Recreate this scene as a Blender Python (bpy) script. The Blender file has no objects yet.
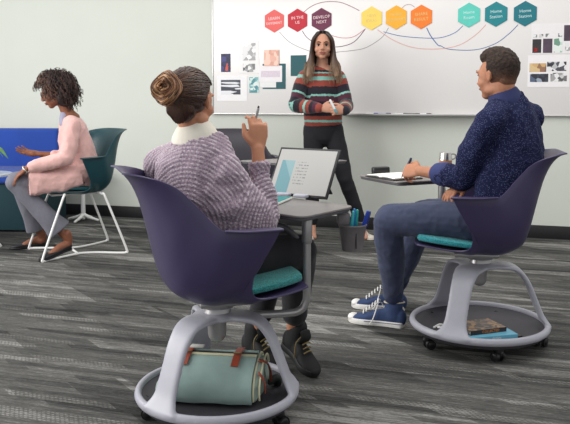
import bpy, bmesh, math, random
import numpy as np
from mathutils import Vector, Matrix, noise
V = Vector
R = math.radians
random.seed(7)
SC = bpy.context.scene

# ------------------------------------------------------------------ camera, sky, light, exposure
cam_d = bpy.data.cameras.new('camera')
cam = bpy.data.objects.new('camera', cam_d)
SC.collection.objects.link(cam)
cam.location = (0, 0, 1.15)
cam.rotation_euler = (R(90 - 4), 0, 0)
cam_d.sensor_fit = 'HORIZONTAL'
cam_d.sensor_width = 36
cam_d.lens = 36 * 750 / 570
cam_d.shift_y = -0.10975
cam_d.clip_start = 0.05
SC.camera = cam

world = bpy.data.worlds.new('world')
SC.world = world
world.use_nodes = True
wb = world.node_tree.nodes['Background']
wb.inputs[0].default_value = (0.98, 0.985, 1.0, 1)
wb.inputs[1].default_value = 0.67


def area(name, loc, target, sx, sy, power, col):
    l = bpy.data.lights.new(name, 'AREA')
    l.shape = 'RECTANGLE'
    l.size, l.size_y, l.energy, l.color = sx, sy, power, col
    o = bpy.data.objects.new(name, l)
    SC.collection.objects.link(o)
    o.location = loc
    o.rotation_euler = (V(target) - V(loc)).to_track_quat('-Z', 'Y').to_euler()
    return o


area('window_daylight', (-4.6, 3.0, 1.9), (0.5, 4.6, 0.7), 4.5, 2.2, 225, (1.0, 0.985, 0.965))
area('ceiling_panel_light', (0.3, 3.6, 3.3), (0.3, 3.9, 0), 5.0, 3.0, 95, (1.0, 0.975, 0.94))

SC.view_settings.view_transform = 'Standard'
SC.view_settings.look = 'None'
SC.view_settings.gamma = 1
SC.view_settings.use_curve_mapping = False
SC.view_settings.exposure = 0.0


# ------------------------------------------------------------------ materials
def lin(c):
    return tuple(((x / 255) / 12.92 if x / 255 <= 0.04045 else ((x / 255 + 0.055) / 1.055) ** 2.4) for x in c[:3]) + (1,)


def N(nt, t, **kw):
    n = nt.nodes.new(t)
    for k, v in kw.items():
        setattr(n, k, v)
    return n


def math_node(nt, op, a, b=None, c=None):
    n = N(nt, 'ShaderNodeMath', operation=op)
    for i, x in enumerate((a, b, c)):
        if x is None:
            continue
        if isinstance(x, (int, float)):
            n.inputs[i].default_value = x
        else:
            nt.links.new(x, n.inputs[i])
    return n.outputs[0]


def mixc(nt, fac, a, b, mode='MIX'):
    n = N(nt, 'ShaderNodeMix', data_type='RGBA', blend_type=mode)
    for s, x in ((0, fac), (6, a), (7, b)):
        if isinstance(x, (int, float)):
            n.inputs[s].default_value = x
        elif isinstance(x, tuple):
            n.inputs[s].default_value = x
        else:
            nt.links.new(x, n.inputs[s])
    return n.outputs[2]


def mat(name, col, rough=0.5, metal=0.0, var=0.08, vscale=30, bump=0.0, bscale=200, sub=0.0, spec=0.5, sheen=0.0, coat=0.0,
        stretch=None, emit=0.0):
    m = bpy.data.materials.new(name)
    m.use_nodes = True
    nt = m.node_tree
    p = nt.nodes['Principled BSDF']
    p.inputs['Roughness'].default_value = rough
    p.inputs['Metallic'].default_value = metal
    p.inputs['Specular IOR Level'].default_value = spec
    p.inputs['Subsurface Weight'].default_value = sub
    if sub:
        p.inputs['Subsurface Radius'].default_value = (0.012, 0.005, 0.003)
        p.inputs['Subsurface Scale'].default_value = 0.6
    p.inputs['Sheen Weight'].default_value = sheen
    p.inputs['Coat Weight'].default_value = coat
    c = lin(col)
    tc = N(nt, 'ShaderNodeTexCoord')
    src = tc.outputs['Object']
    if stretch:
        mp = N(nt, 'ShaderNodeMapping')
        mp.inputs['Scale'].default_value = stretch
        nt.links.new(src, mp.inputs[0])
        src = mp.outputs[0]
    nz = N(nt, 'ShaderNodeTexNoise')
    nz.inputs['Scale'].default_value = vscale
    nz.inputs['Detail'].default_value = 4
    nt.links.new(src, nz.inputs['Vector'])
    lo = tuple(x * (1 - var) for x in c[:3]) + (1,)
    hi = tuple(min(1, x * (1 + var)) for x in c[:3]) + (1,)
    rp = N(nt, 'ShaderNodeMapRange')
    rp.inputs[1].default_value, rp.inputs[2].default_value = 0.3, 0.7
    nt.links.new(nz.outputs[0], rp.inputs[0])
    out = mixc(nt, rp.outputs[0], lo, hi)
    nt.links.new(out, p.inputs['Base Color'])
    if emit:
        nt.links.new(out, p.inputs['Emission Color'])
        p.inputs['Emission Strength'].default_value = emit
    if bump:
        nb = N(nt, 'ShaderNodeTexNoise')
        nb.inputs['Scale'].default_value = bscale
        nt.links.new(src, nb.inputs['Vector'])
        bp = N(nt, 'ShaderNodeBump')
        bp.inputs['Strength'].default_value = bump
        bp.inputs['Distance'].default_value = 0.004
        nt.links.new(nb.outputs[0], bp.inputs['Height'])
        nt.links.new(bp.outputs[0], p.inputs['Normal'])
    return m


def attr_ramp_mat(name, stops, rough=0.6, attr='c', constant=False, bump=0.0, bscale=300, sheen=0.0, noise_amt=0.0, spec=0.4, nscale=60):
    """colour by a scalar stored on the mesh (strand position, stripe position)"""
    m = mat(name, (128, 128, 128), rough, bump=bump, bscale=bscale, sheen=sheen, spec=spec)
    nt = m.node_tree
    p = nt.nodes['Principled BSDF']
    a = N(nt, 'ShaderNodeAttribute', attribute_name=attr)
    fac = a.outputs['Fac']
    if noise_amt:
        tc = N(nt, 'ShaderNodeTexCoord')
        nz = N(nt, 'ShaderNodeTexNoise')
        nz.inputs['Scale'].default_value = nscale
        nt.links.new(tc.outputs['Object'], nz.inputs['Vector'])
        fac = math_node(nt, 'ADD', fac, math_node(nt, 'MULTIPLY', math_node(nt, 'SUBTRACT', nz.outputs[0], 0.5), noise_amt))
    cr = N(nt, 'ShaderNodeValToRGB')
    cr.color_ramp.interpolation = 'CONSTANT' if constant else 'LINEAR'
    el = cr.color_ramp.elements
    el[0].position, el[0].color = stops[0][0], lin(stops[0][1])
    el[1].position, el[1].color = stops[1][0], lin(stops[1][1])
    for pos, c in stops[2:]:
        e = el.new(pos)
        e.color = lin(c)
    nt.links.new(fac, cr.inputs[0])
    nt.links.new(cr.outputs[0], p.inputs['Base Color'])
    return m


# ------------------------------------------------------------------ geometry collector
def catmull(pts, k):
    out = []
    n = len(pts)
    for i in range(n - 1):
        p0 = pts[max(i - 1, 0)]
        p1, p2 = pts[i], pts[i + 1]
        p3 = pts[min(i + 2, n - 1)]
        for j in range(k):
            t = j / k
            out.append(0.5 * ((2 * p1) + (p2 - p0) * t + (2 * p0 - 5 * p1 + 4 * p2 - p3) * t * t + (3 * p1 - p0 - 3 * p2 + p3) * t ** 3))
    out.append(pts[-1])
    return out


class MB:
    def __init__(self):
        self.v, self.f, self.c = [], [], []

    def add(self, vs, fs, c=0.0):
        b = len(self.v)
        self.v += [tuple(x) for x in vs]
        self.f += [tuple(i + b for i in f) for f in fs]
        self.c += list(c) if isinstance(c, (list, tuple)) else [c] * len(vs)
        return self

    def loft(self, path, radii, side=None, n=16, sub=4, cap=True, power=2.0, c=None):
        """tube with elliptic (or squarish) sections; radii: r or (r_side, r_other)"""
        P = [V(p) for p in path]
        rr = [V((r, r, 0)) if isinstance(r, (int, float)) else V((r[0], r[1], 0)) for r in radii]
        cc = [V((x, 0, 0)) for x in c] if c else None
        if sub > 1:
            P2, rr = catmull(P, sub), catmull(rr, sub)
            cc = catmull(cc, sub) if cc else None
        else:
            P2 = P
        ln = len(P2)
        T = [(P2[min(i + 1, ln - 1)] - P2[max(i - 1, 0)]).normalized() for i in range(ln)]
        if side is None:
            side = V((1, 0, 0)) if abs(T[0].x) < 0.8 else V((0, 1, 0))
        S = V(side)
        rings = []
        def ring(cn, t, s, rx, ry):
            b = t.cross(s)
            o = []
            for k in range(n):
                a = 2 * math.pi * k / n
                ca, sa = math.cos(a), math.sin(a)
                e = 2.0 / power
                x = math.copysign(abs(ca) ** e, ca)
                y = math.copysign(abs(sa) ** e, sa)
                o.append(cn + s * (rx * x) + b * (ry * y))
            return o
        col = []
        for i in range(ln):
            s = (S - T[i] * S.dot(T[i]))
            if s.length < 1e-4:
                s = T[i].orthogonal()
            s.normalize()
            S = s
            rx, ry = rr[i].x, rr[i].y
            m = min(rx, ry)
            cval = cc[i].x if cc else 0.0
            if i == 0 and cap:
                for q in (80, 50, 25):
                    rings.append(ring(P2[0] - T[0] * m * math.sin(R(q)), T[0], s, rx * math.cos(R(q)), ry * math.cos(R(q))))
                    col += [cval] * n
            rings.append(ring(P2[i], T[i], s, rx, ry))
            col += [cval] * n
            if i == ln - 1 and cap:
                for q in (25, 50, 80):
                    rings.append(ring(P2[i] + T[i] * m * math.sin(R(q)), T[i], s, rx * math.cos(R(q)), ry * math.cos(R(q))))
                    col += [cval] * n
        vs = [p for r in rings for p in r]
        fs = []
        for i in range(len(rings) - 1):
            for k in range(n):
                k2 = (k + 1) % n
                fs.append((i * n + k, i * n + k2, (i + 1) * n + k2, (i + 1) * n + k))
        fs.append(tuple(range(n - 1, -1, -1)))
        fs.append(tuple((len(rings) - 1) * n + k for k in range(n)))
        return self.add(vs, fs, col)

    def ell(self, c, r, rot=None, n=16, m=10, cval=0.0):
        c = V(c)
        vs, fs = [], []
        M = rot if rot is not None else Matrix.Identity(3)
        if isinstance(r, (int, float)):
            r = (r, r, r)
        for j in range(1, m):
            ph = math.pi * j / m
            for k in range(n):
                a = 2 * math.pi * k / n
                vs.append(c + M @ V((r[0] * math.sin(ph) * math.cos(a), r[1] * math.sin(ph) * math.sin(a), r[2] * math.cos(ph))))
        t = len(vs)
        vs.append(c + M @ V((0, 0, r[2])))
        vs.append(c + M @ V((0, 0, -r[2])))
        for j in range(m - 2):
            for k in range(n):
                k2 = (k + 1) % n
                fs.append((j * n + k, (j + 1) * n + k, (j + 1) * n + k2, j * n + k2))
        for k in range(n):
            k2 = (k + 1) % n
            fs.append((t, k, k2))
            fs.append((t + 1, (m - 2) * n + k2, (m - 2) * n + k))
        return self.add(vs, fs, cval)

    def box(self, c, s, rz=0.0, bev=0.0, M=None, seg=2, cval=0.0):
        bm = bmesh.new()
        bmesh.ops.create_cube(bm, size=1)
        for v in bm.verts:
            v.co = V((v.co.x * s[0], v.co.y * s[1], v.co.z * s[2]))
        if bev:
            bmesh.ops.bevel(bm, geom=bm.edges[:], offset=bev, segments=seg, affect='EDGES', profile=0.5)
        Mx = M if M is not None else Matrix.Rotation(rz, 3, 'Z')
        vs = [V(c) + Mx @ v.co for v in bm.verts]
        fs = [tuple(v.index for v in f.verts) for f in bm.faces]
        bm.free()
        return self.add(vs, fs, cval)

    def prism(self, pts, z0, z1, bev=0.0, seg=2):
        """closed outline in x,y extruded from z0 to z1, edges rounded"""
        bm = bmesh.new()
        a = [bm.verts.new((p[0], p[1], z0)) for p in pts]
        f = bm.faces.new(a)
        e = bmesh.ops.extrude_face_region(bm, geom=[f])
        for v in e['geom']:
            if isinstance(v, bmesh.types.BMVert):
                v.co.z = z1
        bmesh.ops.recalc_face_normals(bm, faces=bm.faces[:])
        if bev:
            ed = [x for x in bm.edges if abs(x.verts[0].co.z - x.verts[1].co.z) < 1e-6]
            bmesh.ops.bevel(bm, geom=ed, offset=bev, segments=seg, affect='EDGES', profile=0.5)
        bm.verts.index_update()
        self.add([v.co.copy() for v in bm.verts], [tuple(v.index for v in f.verts) for f in bm.faces])
        bm.free()
        return self

    def xf(self, M):
        self.v = [tuple(M @ V(p)) for p in self.v]
        return self

    def mesh(self, name):
        me = bpy.data.meshes.new(name)
        me.from_pydata(self.v, [], self.f)
        if any(self.c):
            at = me.attributes.new('c', 'FLOAT', 'POINT')
            at.data.foreach_set('value', self.c)
        me.update()
        return me

    def build(self, name, m, parent=None, smooth=True, mods=None):
        me = self.mesh(name)
        return link(name, me, m, parent, smooth)


def link(name, me, m, parent=None, smooth=True, loc=None):
    o = bpy.data.objects.new(name, me)
    SC.collection.objects.link(o)
    if m is not None:
        me.materials.clear()
        me.materials.append(m)
    if smooth:
        me.polygons.foreach_set('use_smooth', [True] * len(me.polygons))
    bm = bmesh.new()
    bm.from_mesh(me)
    bmesh.ops.recalc_face_normals(bm, faces=bm.faces[:])
    if smooth:
        for e in bm.edges:
            if len(e.link_faces) == 2 and e.calc_face_angle(0) > R(42):
                e.smooth = False
    bm.to_mesh(me)
    bm.free()
    if parent:
        o.parent = parent
    if loc:
        o.location = loc
    return o


def fuse(mb, voxel=0.006, smooth=4, factor=0.5):
    """union of the overlapping shapes as one continuous smooth surface"""
    me = mb.mesh('tmp')
    o = bpy.data.objects.new('tmp', me)
    SC.collection.objects.link(o)
    md = o.modifiers.new('r', 'REMESH')
    md.mode = 'VOXEL'
    md.voxel_size = voxel
    if smooth:
        s = o.modifiers.new('s', 'SMOOTH')
        s.iterations = smooth
        s.factor = factor
    dg = bpy.context.evaluated_depsgraph_get()
    out = bpy.data.meshes.new_from_object(o.evaluated_get(dg))
    bpy.data.objects.remove(o)
    bpy.data.meshes.remove(me)
    return out


def co_of(me):
    a = np.empty(len(me.vertices) * 3)
    me.vertices.foreach_get('co', a)
    return a.reshape(-1, 3)


def no_of(me):
    a = np.empty(len(me.vertices) * 3)
    me.vertices.foreach_get('normal', a)
    return a.reshape(-1, 3)


def set_co(me, a):
    me.vertices.foreach_set('co', a.ravel())
    me.update()


def set_attr(me, name, a):
    at = me.attributes.get(name) or me.attributes.new(name, 'FLOAT', 'POINT')
    at.data.foreach_set('value', np.asarray(a, dtype=float))


def wrinkle(me, amp, scale, stretch=(1, 1, 1), seed=0.0, ridged=True):
    co, no = co_of(me), no_of(me)
    d = np.empty(len(co))
    for i, p in enumerate(co):
        q = V((p[0] * stretch[0] * scale + seed, p[1] * stretch[1] * scale, p[2] * stretch[2] * scale))
        w = noise.noise(q)
        q2 = q * 2.3 + V((w * 1.5, w, 0))
        w2 = noise.noise(q2)
        d[i] = ((.45 - abs(w) * 2.4) if ridged else w) + 0.45 * w2
    set_co(me, co + no * (d * amp)[:, None])


def along(me, polys):
    """for every vertex: index of the nearest polyline and distance along it"""
    co = co_of(me)
    best = np.full(len(co), 1e9)
    idx = np.zeros(len(co), int)
    al = np.zeros(len(co))
    for pi, (pts, w) in enumerate(polys):
        acc = 0.0
        for a, b in zip(pts[:-1], pts[1:]):
            a, b = np.array(a), np.array(b)
            d = b - a
            L = np.linalg.norm(d)
            t = np.clip(((co - a) @ d) / (L * L), 0, 1)
            dist = np.linalg.norm(co - (a + t[:, None] * d), axis=1) / w
            m = dist < best
            best[m] = dist[m]
            idx[m] = pi
            al[m] = acc + t[m] * L
            acc += L
    return idx, al


def tag(o, label=None, cat=None, group=None, kind=None):
    if label:
        o['label'] = label
    if cat:
        o['category'] = cat
    if group:
        o['group'] = group
    if kind:
        o['kind'] = kind
    return o


def empty(name, loc=(0, 0, 0), rz=0.0):
    o = bpy.data.objects.new(name, None)
    SC.collection.objects.link(o)
    o.location = loc
    o.rotation_euler = (0, 0, rz)
    o.empty_display_size = 0.05
    return o


def copy_tree(o, parent=None):
    kids = list(o.children)
    c = o.copy()
    SC.collection.objects.link(c)
    c.parent = parent
    for ch in kids:
        copy_tree(ch, c)
    return c


# ------------------------------------------------------------------ the room
WA, WD, WN = V((-1.744, 7.203, 0)), V((0.9587, -0.2843, 0)), V((-0.2843, -0.9587, 0))   # wall foot, direction, normal to the room
WANG = R(-16.517)


def wp(u, z, off=0.0):
    return WA + WD * u + WN * off + V((0, 0, z))


def wall_px(px, py):
    """wall coordinates (metres along the wall, height) seen at a photo pixel"""
    p = R(4)
    cy = 97 + 750 * math.tan(p)
    a, b = (px - 285) / 750, -(py - cy) / 750
    r = V((a, math.cos(p) + b * math.sin(p), -math.sin(p) + b * math.cos(p)))
    k = (WA.x * WD.y - WA.y * WD.x) / (r.x * WD.y - r.y * WD.x)
    P = V((0, 0, 1.15)) + r * k
    return (P - WA).dot(WD), P.z


def wall_obj(name, m, mb, parent=None, smooth=True):
    """mb in wall coordinates: x along, y towards the room, z up"""
    M = Matrix((WD, WN, V((0, 0, 1)))).transposed().to_4x4()
    M.translation = WA
    mb.xf(M)
    return mb.build(name, m, parent, smooth)


# carpet
def carpet():
    m = bpy.data.materials.new('carpet')
    m.use_nodes = True
    nt = m.node_tree
    p = nt.nodes['Principled BSDF']
    p.inputs['Roughness'].default_value = 0.95
    p.inputs['Specular IOR Level'].default_value = 0.15
    tc = N(nt, 'ShaderNodeTexCoord')
    mp = N(nt, 'ShaderNodeMapping')
    mp.inputs['Rotation'].default_value = (0, 0, R(16.5))
    nt.links.new(tc.outputs['Object'], mp.inputs[0])
    sx = N(nt, 'ShaderNodeSeparateXYZ')
    nt.links.new(mp.outputs[0], sx.inputs[0])
    X, Y = sx.outputs[0], sx.outputs[1]

    def tone(rowh, length, seed):
        row = math_node(nt, 'FLOOR', math_node(nt, 'DIVIDE', math_node(nt, 'ADD', Y, seed), rowh))
        wn = N(nt, 'ShaderNodeTexWhiteNoise', noise_dimensions='1D')
        nt.links.new(row, wn.inputs['W'])
        # slanted plank ends
        sl = math_node(nt, 'MULTIPLY', Y, 1.3)
        xx = math_node(nt, 'ADD', math_node(nt, 'DIVIDE', math_node(nt, 'ADD', X, sl), length), math_node(nt, 'MULTIPLY', wn.outputs[0], 9.0))
        colm = math_node(nt, 'FLOOR', xx)
        cv = N(nt, 'ShaderNodeCombineXYZ')
        nt.links.new(row, cv.inputs[0])
        nt.links.new(colm, cv.inputs[1])
        w2 = N(nt, 'ShaderNodeTexWhiteNoise', noise_dimensions='3D')
        nt.links.new(cv.outputs[0], w2.inputs['Vector'])
        return w2.outputs[0]

    def streak(sx_, sy_, det=3):
        mm = N(nt, 'ShaderNodeMapping')
        mm.inputs['Scale'].default_value = (sx_, sy_, 1)
        nt.links.new(mp.outputs[0], mm.inputs[0])
        nz = N(nt, 'ShaderNodeTexNoise')
        nz.inputs['Scale'].default_value = 1
        nz.inputs['Detail'].default_value = det
        nz.inputs['Roughness'].default_value = 0.65
        nt.links.new(mm.outputs[0], nz.inputs['Vector'])
        return nz.outputs[0]
    t1 = tone(0.25, 1.1, 0.07)
    t2 = tone(0.10, 0.75, 0.31)
    t3 = tone(0.042, 0.46, 0.53)
    s1 = streak(1.6, 26)
    s2 = streak(10, 150, 2)
    s3 = streak(55, 260, 2)
    def cen(x, k):
        return math_node(nt, 'MULTIPLY', math_node(nt, 'SUBTRACT', x, 0.5), k)
    # pale dashed yarn rows in some planks
    dash = math_node(nt, 'GREATER_THAN', math_node(nt, 'SINE', math_node(nt, 'ADD', math_node(nt, 'MULTIPLY', X, 330), math_node(nt, 'MULTIPLY', Y, 230))), -0.3)
    rows_ = math_node(nt, 'GREATER_THAN', math_node(nt, 'SINE', math_node(nt, 'MULTIPLY', Y, 470)), 0.1)
    pick = math_node(nt, 'GREATER_THAN', t3, 0.80)
    dark = math_node(nt, 'LESS_THAN', t3, 0.14)
    dashes = math_node(nt, 'MULTIPLY', math_node(nt, 'MULTIPLY', dash, rows_), pick)
    base = math_node(nt, 'ADD', cen(t1, 0.40), cen(t2, 0.42))
    base = math_node(nt, 'ADD', base, cen(s1, 0.75))
    base = math_node(nt, 'ADD', base, cen(s2, 1.1))
    base = math_node(nt, 'ADD', base, cen(s3, .75))
    base = math_node(nt, 'ADD', base, math_node(nt, 'MULTIPLY', dashes, 0.20))
    base = math_node(nt, 'ADD', base, math_node(nt, 'MULTIPLY', pick, 0.10))
    base = math_node(nt, 'SUBTRACT', base, math_node(nt, 'MULTIPLY', dark, 0.22))
    base = math_node(nt, 'ADD', base, 0.26)
    base = math_node(nt, 'ADD', base, 0.22)
    cr = N(nt, 'ShaderNodeValToRGB')
    el = cr.color_ramp.elements
    el[0].position, el[0].color = 0.0, lin((40, 40, 40))
    el[1].position, el[1].color = 1.0, lin((150, 149, 145))
    e = el.new(0.45)
    e.color = lin((78, 78, 76))
    e = el.new(0.7)
    e.color = lin((100, 99, 96))
    nt.links.new(base, cr.inputs[0])
    nt.links.new(cr.outputs[0], p.inputs['Base Color'])
    bp = N(nt, 'ShaderNodeBump')
    bp.inputs['Strength'].default_value = 0.6
    bp.inputs['Distance'].default_value = 0.003
    nt.links.new(s3, bp.inputs['Height'])
    nt.links.new(bp.outputs[0], p.inputs['Normal'])
    return m


fl = MB()
fl.box((0, 4, -0.05), (11, 11, 0.1))
tag(fl.build('floor', carpet(), smooth=False), kind='structure')
M_wall = mat('wall_paint', (205, 209, 200), 0.85, var=0.012, vscale=3, bump=0.03, bscale=400, spec=0.2)
w = MB()
w.box((1.5, -0.06, 1.45), (8.4, 0.12, 2.9))
tag(wall_obj('wall_back', M_wall, w, smooth=False), kind='structure')
w = MB()
w.box((1.5, 0.008, 0.053), (8.4, 0.016, 0.106), bev=0.003)
tag(wall_obj('baseboard_back', mat('baseboard_rubber', (30, 29, 32), 0.5), w), kind='structure')

# ---- whiteboard with its tray, drawn lines
M_board = mat('whiteboard_surface', (229, 226, 224), 0.25, var=0.01, vscale=2, spec=0.5)
M_alu = mat('brushed_aluminium', (190, 190, 188), 0.35, 0.8, var=0.04)
board = empty('whiteboard', wp(3.2, 1.7, 0.0))
tag(board, 'wide white dry erase board with coloured hexagons and arcs on the pale wall', 'whiteboard')


def bpart(name, m, mb, smooth=True):
    o = wall_obj(name, m, mb, None, smooth)
    o.parent = board
    o.matrix_parent_inverse = Matrix.Translation(board.location).inverted()
    return o


b = MB()
b.box((3.22, 0.012, 1.705), (4.15, 0.024, 1.405), bev=0.002)
bpart('board_panel', M_board, b)
b = MB()
b.box((3.22, 0.014, 0.998), (4.16, 0.03, 0.010), bev=0.003)
b.box((1.142, 0.014, 1.70), (0.012, 0.03, 1.41), bev=0.003)
bpart('board_frame', M_alu, b)
b = MB()
b.box((2.95, 0.062, 0.996), (1.22, 0.075, 0.008), bev=0.002)
b.box((2.95, 0.1, 1.0), (1.22, 0.006, 0.018), bev=0.002)
bpart('marker_tray', M_alu, b)

lines = [((150, 150, 152), 0.0030, [(280, 32), (290, 42), (304, 49), (322, 54), (340, 52), (350, 51), (366, 48), (382, 38), (389, 28)]),
         ((92, 62, 82), 0.0034, [(303, 31), (308, 38), (318, 44), (332, 47), (345, 46), (356, 41), (366, 29)]),
         ((190, 120, 122), 0.0030, [(330, 35), (342, 38), (354, 37), (366, 29)]),
         ((150, 108, 118), 0.0034, [(304, 13), (310, 8), (318, 4), (328, 2), (340, 2.5), (350, 6), (360, 11)]),
         ((176, 150, 150), 0.0032, [(402, 9), (406, 5.5), (411, 5), (415, 7.5)]),
         ((86, 118, 168), 0.0034, [(384, 32), (400, 36), (420, 38), (440, 38), (455, 33), (463, 26)]),
         ((214, 158, 150), 0.0032, [(378, 30), (395, 41), (415, 48), (440, 49), (460, 45), (476, 35), (486, 25)]),
         ((58, 100, 160), 0.0042, [(427, 28), (431, 36), (438, 45), (441, 46)]),
         ((90, 116, 160), 0.0034, [(441, 46), (450, 49.5), (475, 50), (495, 44), (509, 34), (518, 25)])]
for i, (c, wd, pts) in enumerate(lines):
    P = []
    for q in pts:
        u, z = wall_px(*q)
        P.append(V((u, 0.0245, z)))
    b = MB()
    b.loft(P, [(0.0007, wd * 1.05)] * len(P), side=(0, 1, 0), n=6, sub=6, cap=False)
    bpart('marker_line', mat('marker_ink', c, 0.4), b)

# ---- hexagon cards
hexes = [((275.2, 21.3), (226, 98, 94), 'coral pink', ['LEARN', 'DIFFERENT']),
         ((298.3, 20.6), (190, 30, 50), 'crimson red', ['IN THE', 'US']),
         ((322.3, 20.0), (104, 40, 70), 'dark plum', ['DEVELOP', 'NEXT']),
         ((372.2, 18.6), (240, 208, 98), 'pale yellow', ['NEW', 'IDEAS']),
         ((396.7, 17.7), (240, 172, 44), 'amber yellow', ['THINK', 'FORWARD']),
         ((421.7, 17.2), (238, 124, 34), 'bright orange', ['SHARE', 'RESULT']),
         ((469.2, 15.4), (92, 200, 184), 'light turquoise', ['Home', 'Room']),
         ((496.2, 14.5), (14, 128, 136), 'medium teal', ['Home', 'Station']),
         ((525.2, 14.0), (10, 112, 124), 'deep teal', ['Home', 'Station'])]
hex_place = ['first from the plain wall side', 'between coral and plum ones', "above the standing woman's head", 'beside the amber one', 'between the yellow and orange ones', 'end of its warm trio',
             'beside two darker teal ones', 'in the middle of the teal trio', 'at the row end']


def text_mesh(s, size, width=None):
    cu = bpy.data.curves.new('t', 'FONT')
    cu.body = s
    cu.size = size
    cu.align_x = 'CENTER'
    cu.align_y = 'CENTER'
    cu.extrude = 0.0004
    cu.resolution_u = 2
    o = bpy.data.objects.new('t', cu)
    SC.collection.objects.link(o)
    me = bpy.data.meshes.new_from_object(o.evaluated_get(bpy.context.evaluated_depsgraph_get()))
    mb = MB()
    mb.add([v.co.copy() for v in me.vertices], [tuple(p.vertices) for p in me.polygons])
    bpy.data.objects.remove(o)
    bpy.data.meshes.remove(me)
    return mb


M_chalk = mat('white_marker_ink', (236, 214, 214), 0.6)
M_chalk2 = mat('pencil_ink', (214, 190, 120), 0.6)
M_chalk3 = mat('pale_ink', (200, 226, 226), 0.6)
for (q, c, cn, tx), hp in zip(hexes, hex_place):
    u, z = wall_px(*q)
    b = MB()
    r = 0.1015
    b.prism([(r * math.cos(R(90 + 60 * k)), r * math.sin(R(90 + 60 * k))) for k in range(6)], 0, 0.003, 0.0006, 1)
    # local x along wall, y up, z to the room
    M = Matrix((WD, V((0, 0, 1)), WN)).transposed().to_4x4()
    root = empty('hexagon_card', wp(u, z, 0.0262))
    root.rotation_euler = M.to_euler()
    tag(root, f'{cn} hexagon card with hand lettering on whiteboard, {hp}', 'card', 'hexagon cards on the whiteboard')
    b.build('card', mat('card_' + cn.split()[-1], c, 0.6, var=0.03), root, smooth=False)
    ink = M_chalk if q[0] < 340 else (M_chalk2 if q[0] < 440 else M_chalk3)
    for k, s in enumerate(tx):
        t = text_mesh(s, 0.036 if len(s) < 8 else 0.030)
        t.xf(Matrix.Translation((0, 0.022 - 0.042 * k, 0.0034)) @ Matrix.Rotation(R(4), 4, 'Z'))
        t.build('lettering', ink, root, smooth=False)


# ---- sheets pinned to the board: outline sheet + printed pictures (parts)
def sheet(name, label, rect, col, pics, off=0.0255, cat='picture', tape=True):
    u0, z1 = wall_px(rect[0], rect[1])
    u1, z0 = wall_px(rect[2], rect[3])
    root = empty(name, wp((u0 + u1) / 2, z0, off))
    tag(root, label, cat)
    def put(nm, m, x0, z0_, x1, z1_, o, th=0.0012):
        b = MB()
        b.box(((x0 + x1) / 2, o, (z0_ + z1_) / 2), (abs(x1 - x0), th, abs(z1_ - z0_)))
        ob = wall_obj(nm, m, b, None, False)
        ob.parent = root
        ob.matrix_parent_inverse = Matrix.Translation(root.location).inverted()
    put('paper', mat('sheet_paper', col, 0.7, var=0.02), u0, z0, u1, z1, off)
    for (a, b_, c_, d_, mm) in pics:
        x0, zz1 = wall_px(a, b_)
        x1, zz0 = wall_px(c_, d_)
        put('printed_picture', mm, x0, zz0, x1, zz1, off + 0.0012, 0.0008)
    return root


def print_mat(name, cols, scale, stretch=(1, 1, 1)):
    m = mat(name, cols[0], 0.5)
    nt = m.node_tree
    p = nt.nodes['Principled BSDF']
    tc = N(nt, 'ShaderNodeTexCoord')
    mp = N(nt, 'ShaderNodeMapping')
    mp.inputs['Scale'].default_value = stretch
    mp.inputs['Rotation'].default_value = (0, R(35), R(16.5))
    nt.links.new(tc.outputs['Object'], mp.inputs[0])
    vz = N(nt, 'ShaderNodeTexVoronoi')
    vz.inputs['Scale'].default_value = scale
    nt.links.new(mp.outputs[0], vz.inputs['Vector'])
    cr = N(nt, 'ShaderNodeValToRGB')
    cr.color_ramp.interpolation = 'CONSTANT'
    el = cr.color_ramp.elements
    sp = N(nt, 'ShaderNodeSeparateColor')
    nt.links.new(vz.outputs['Color'], sp.inputs[0])
    nt.links.new(sp.outputs[0], cr.inputs[0])
    el[0].color = lin(cols[0])
    el[0].position = 0
    el[1].position = 1 / len(cols)
    el[1].color = lin(cols[1])
    for k in range(2, len(cols)):
        e = el.new(k / len(cols))
        e.color = lin(cols[k])
    nt.links.new(cr.outputs[0], p.inputs['Base Color'])
    return m


pr_grey = print_mat('grey_print', [(120, 120, 120), (205, 205, 205), (160, 160, 160), (230, 230, 230), (90, 90, 92)], 34)
pr_light = print_mat('light_grey_print', [(190, 190, 190), (225, 225, 225), (165, 165, 165), (240, 240, 240)], 30)
pr_navy = print_mat('navy_print', [(34, 40, 84), (24, 28, 62), (196, 78, 66), (60, 58, 120), (30, 34, 70)], 30)
pr_dark = print_mat('dark_graphic_print', [(58, 62, 74), (70, 74, 86), (225, 226, 230), (52, 56, 70)], 12, (0.5, 1, 5))
pr_teal = print_mat('teal_print', [(120, 172, 176), (190, 216, 214), (80, 140, 148), (216, 230, 226)], 40)
pr_pink = print_mat('peach_print', [(226, 176, 158), (236, 200, 184), (216, 160, 142)], 22)
pr_black = mat('black_print', (44, 40, 44), 0.5, var=0.3, vscale=20)
pr_red = mat('red_print', (200, 48, 44), 0.5)
pr_violet = mat('dark_violet_print', (72, 58, 72), 0.5, var=0.4, vscale=12)
pr_green = print_mat('green_print', [(150, 190, 168), (196, 216, 204), (110, 150, 130), (225, 232, 226)], 24)
pr_tan = print_mat('tan_print', [(206, 170, 116), (150, 112, 86), (214, 186, 140), (120, 92, 80)], 22)
pr_blue = print_mat('slate_print', [(60, 66, 78), (84, 100, 124), (46, 48, 56), (150, 164, 180)], 30)
pr_bw = print_mat('black_white_print', [(50, 50, 56), (190, 190, 192), (80, 80, 88), (228, 228, 228)], 34)
M_dteal = mat('dark_teal_card', (44, 92, 98), 0.6)

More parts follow.
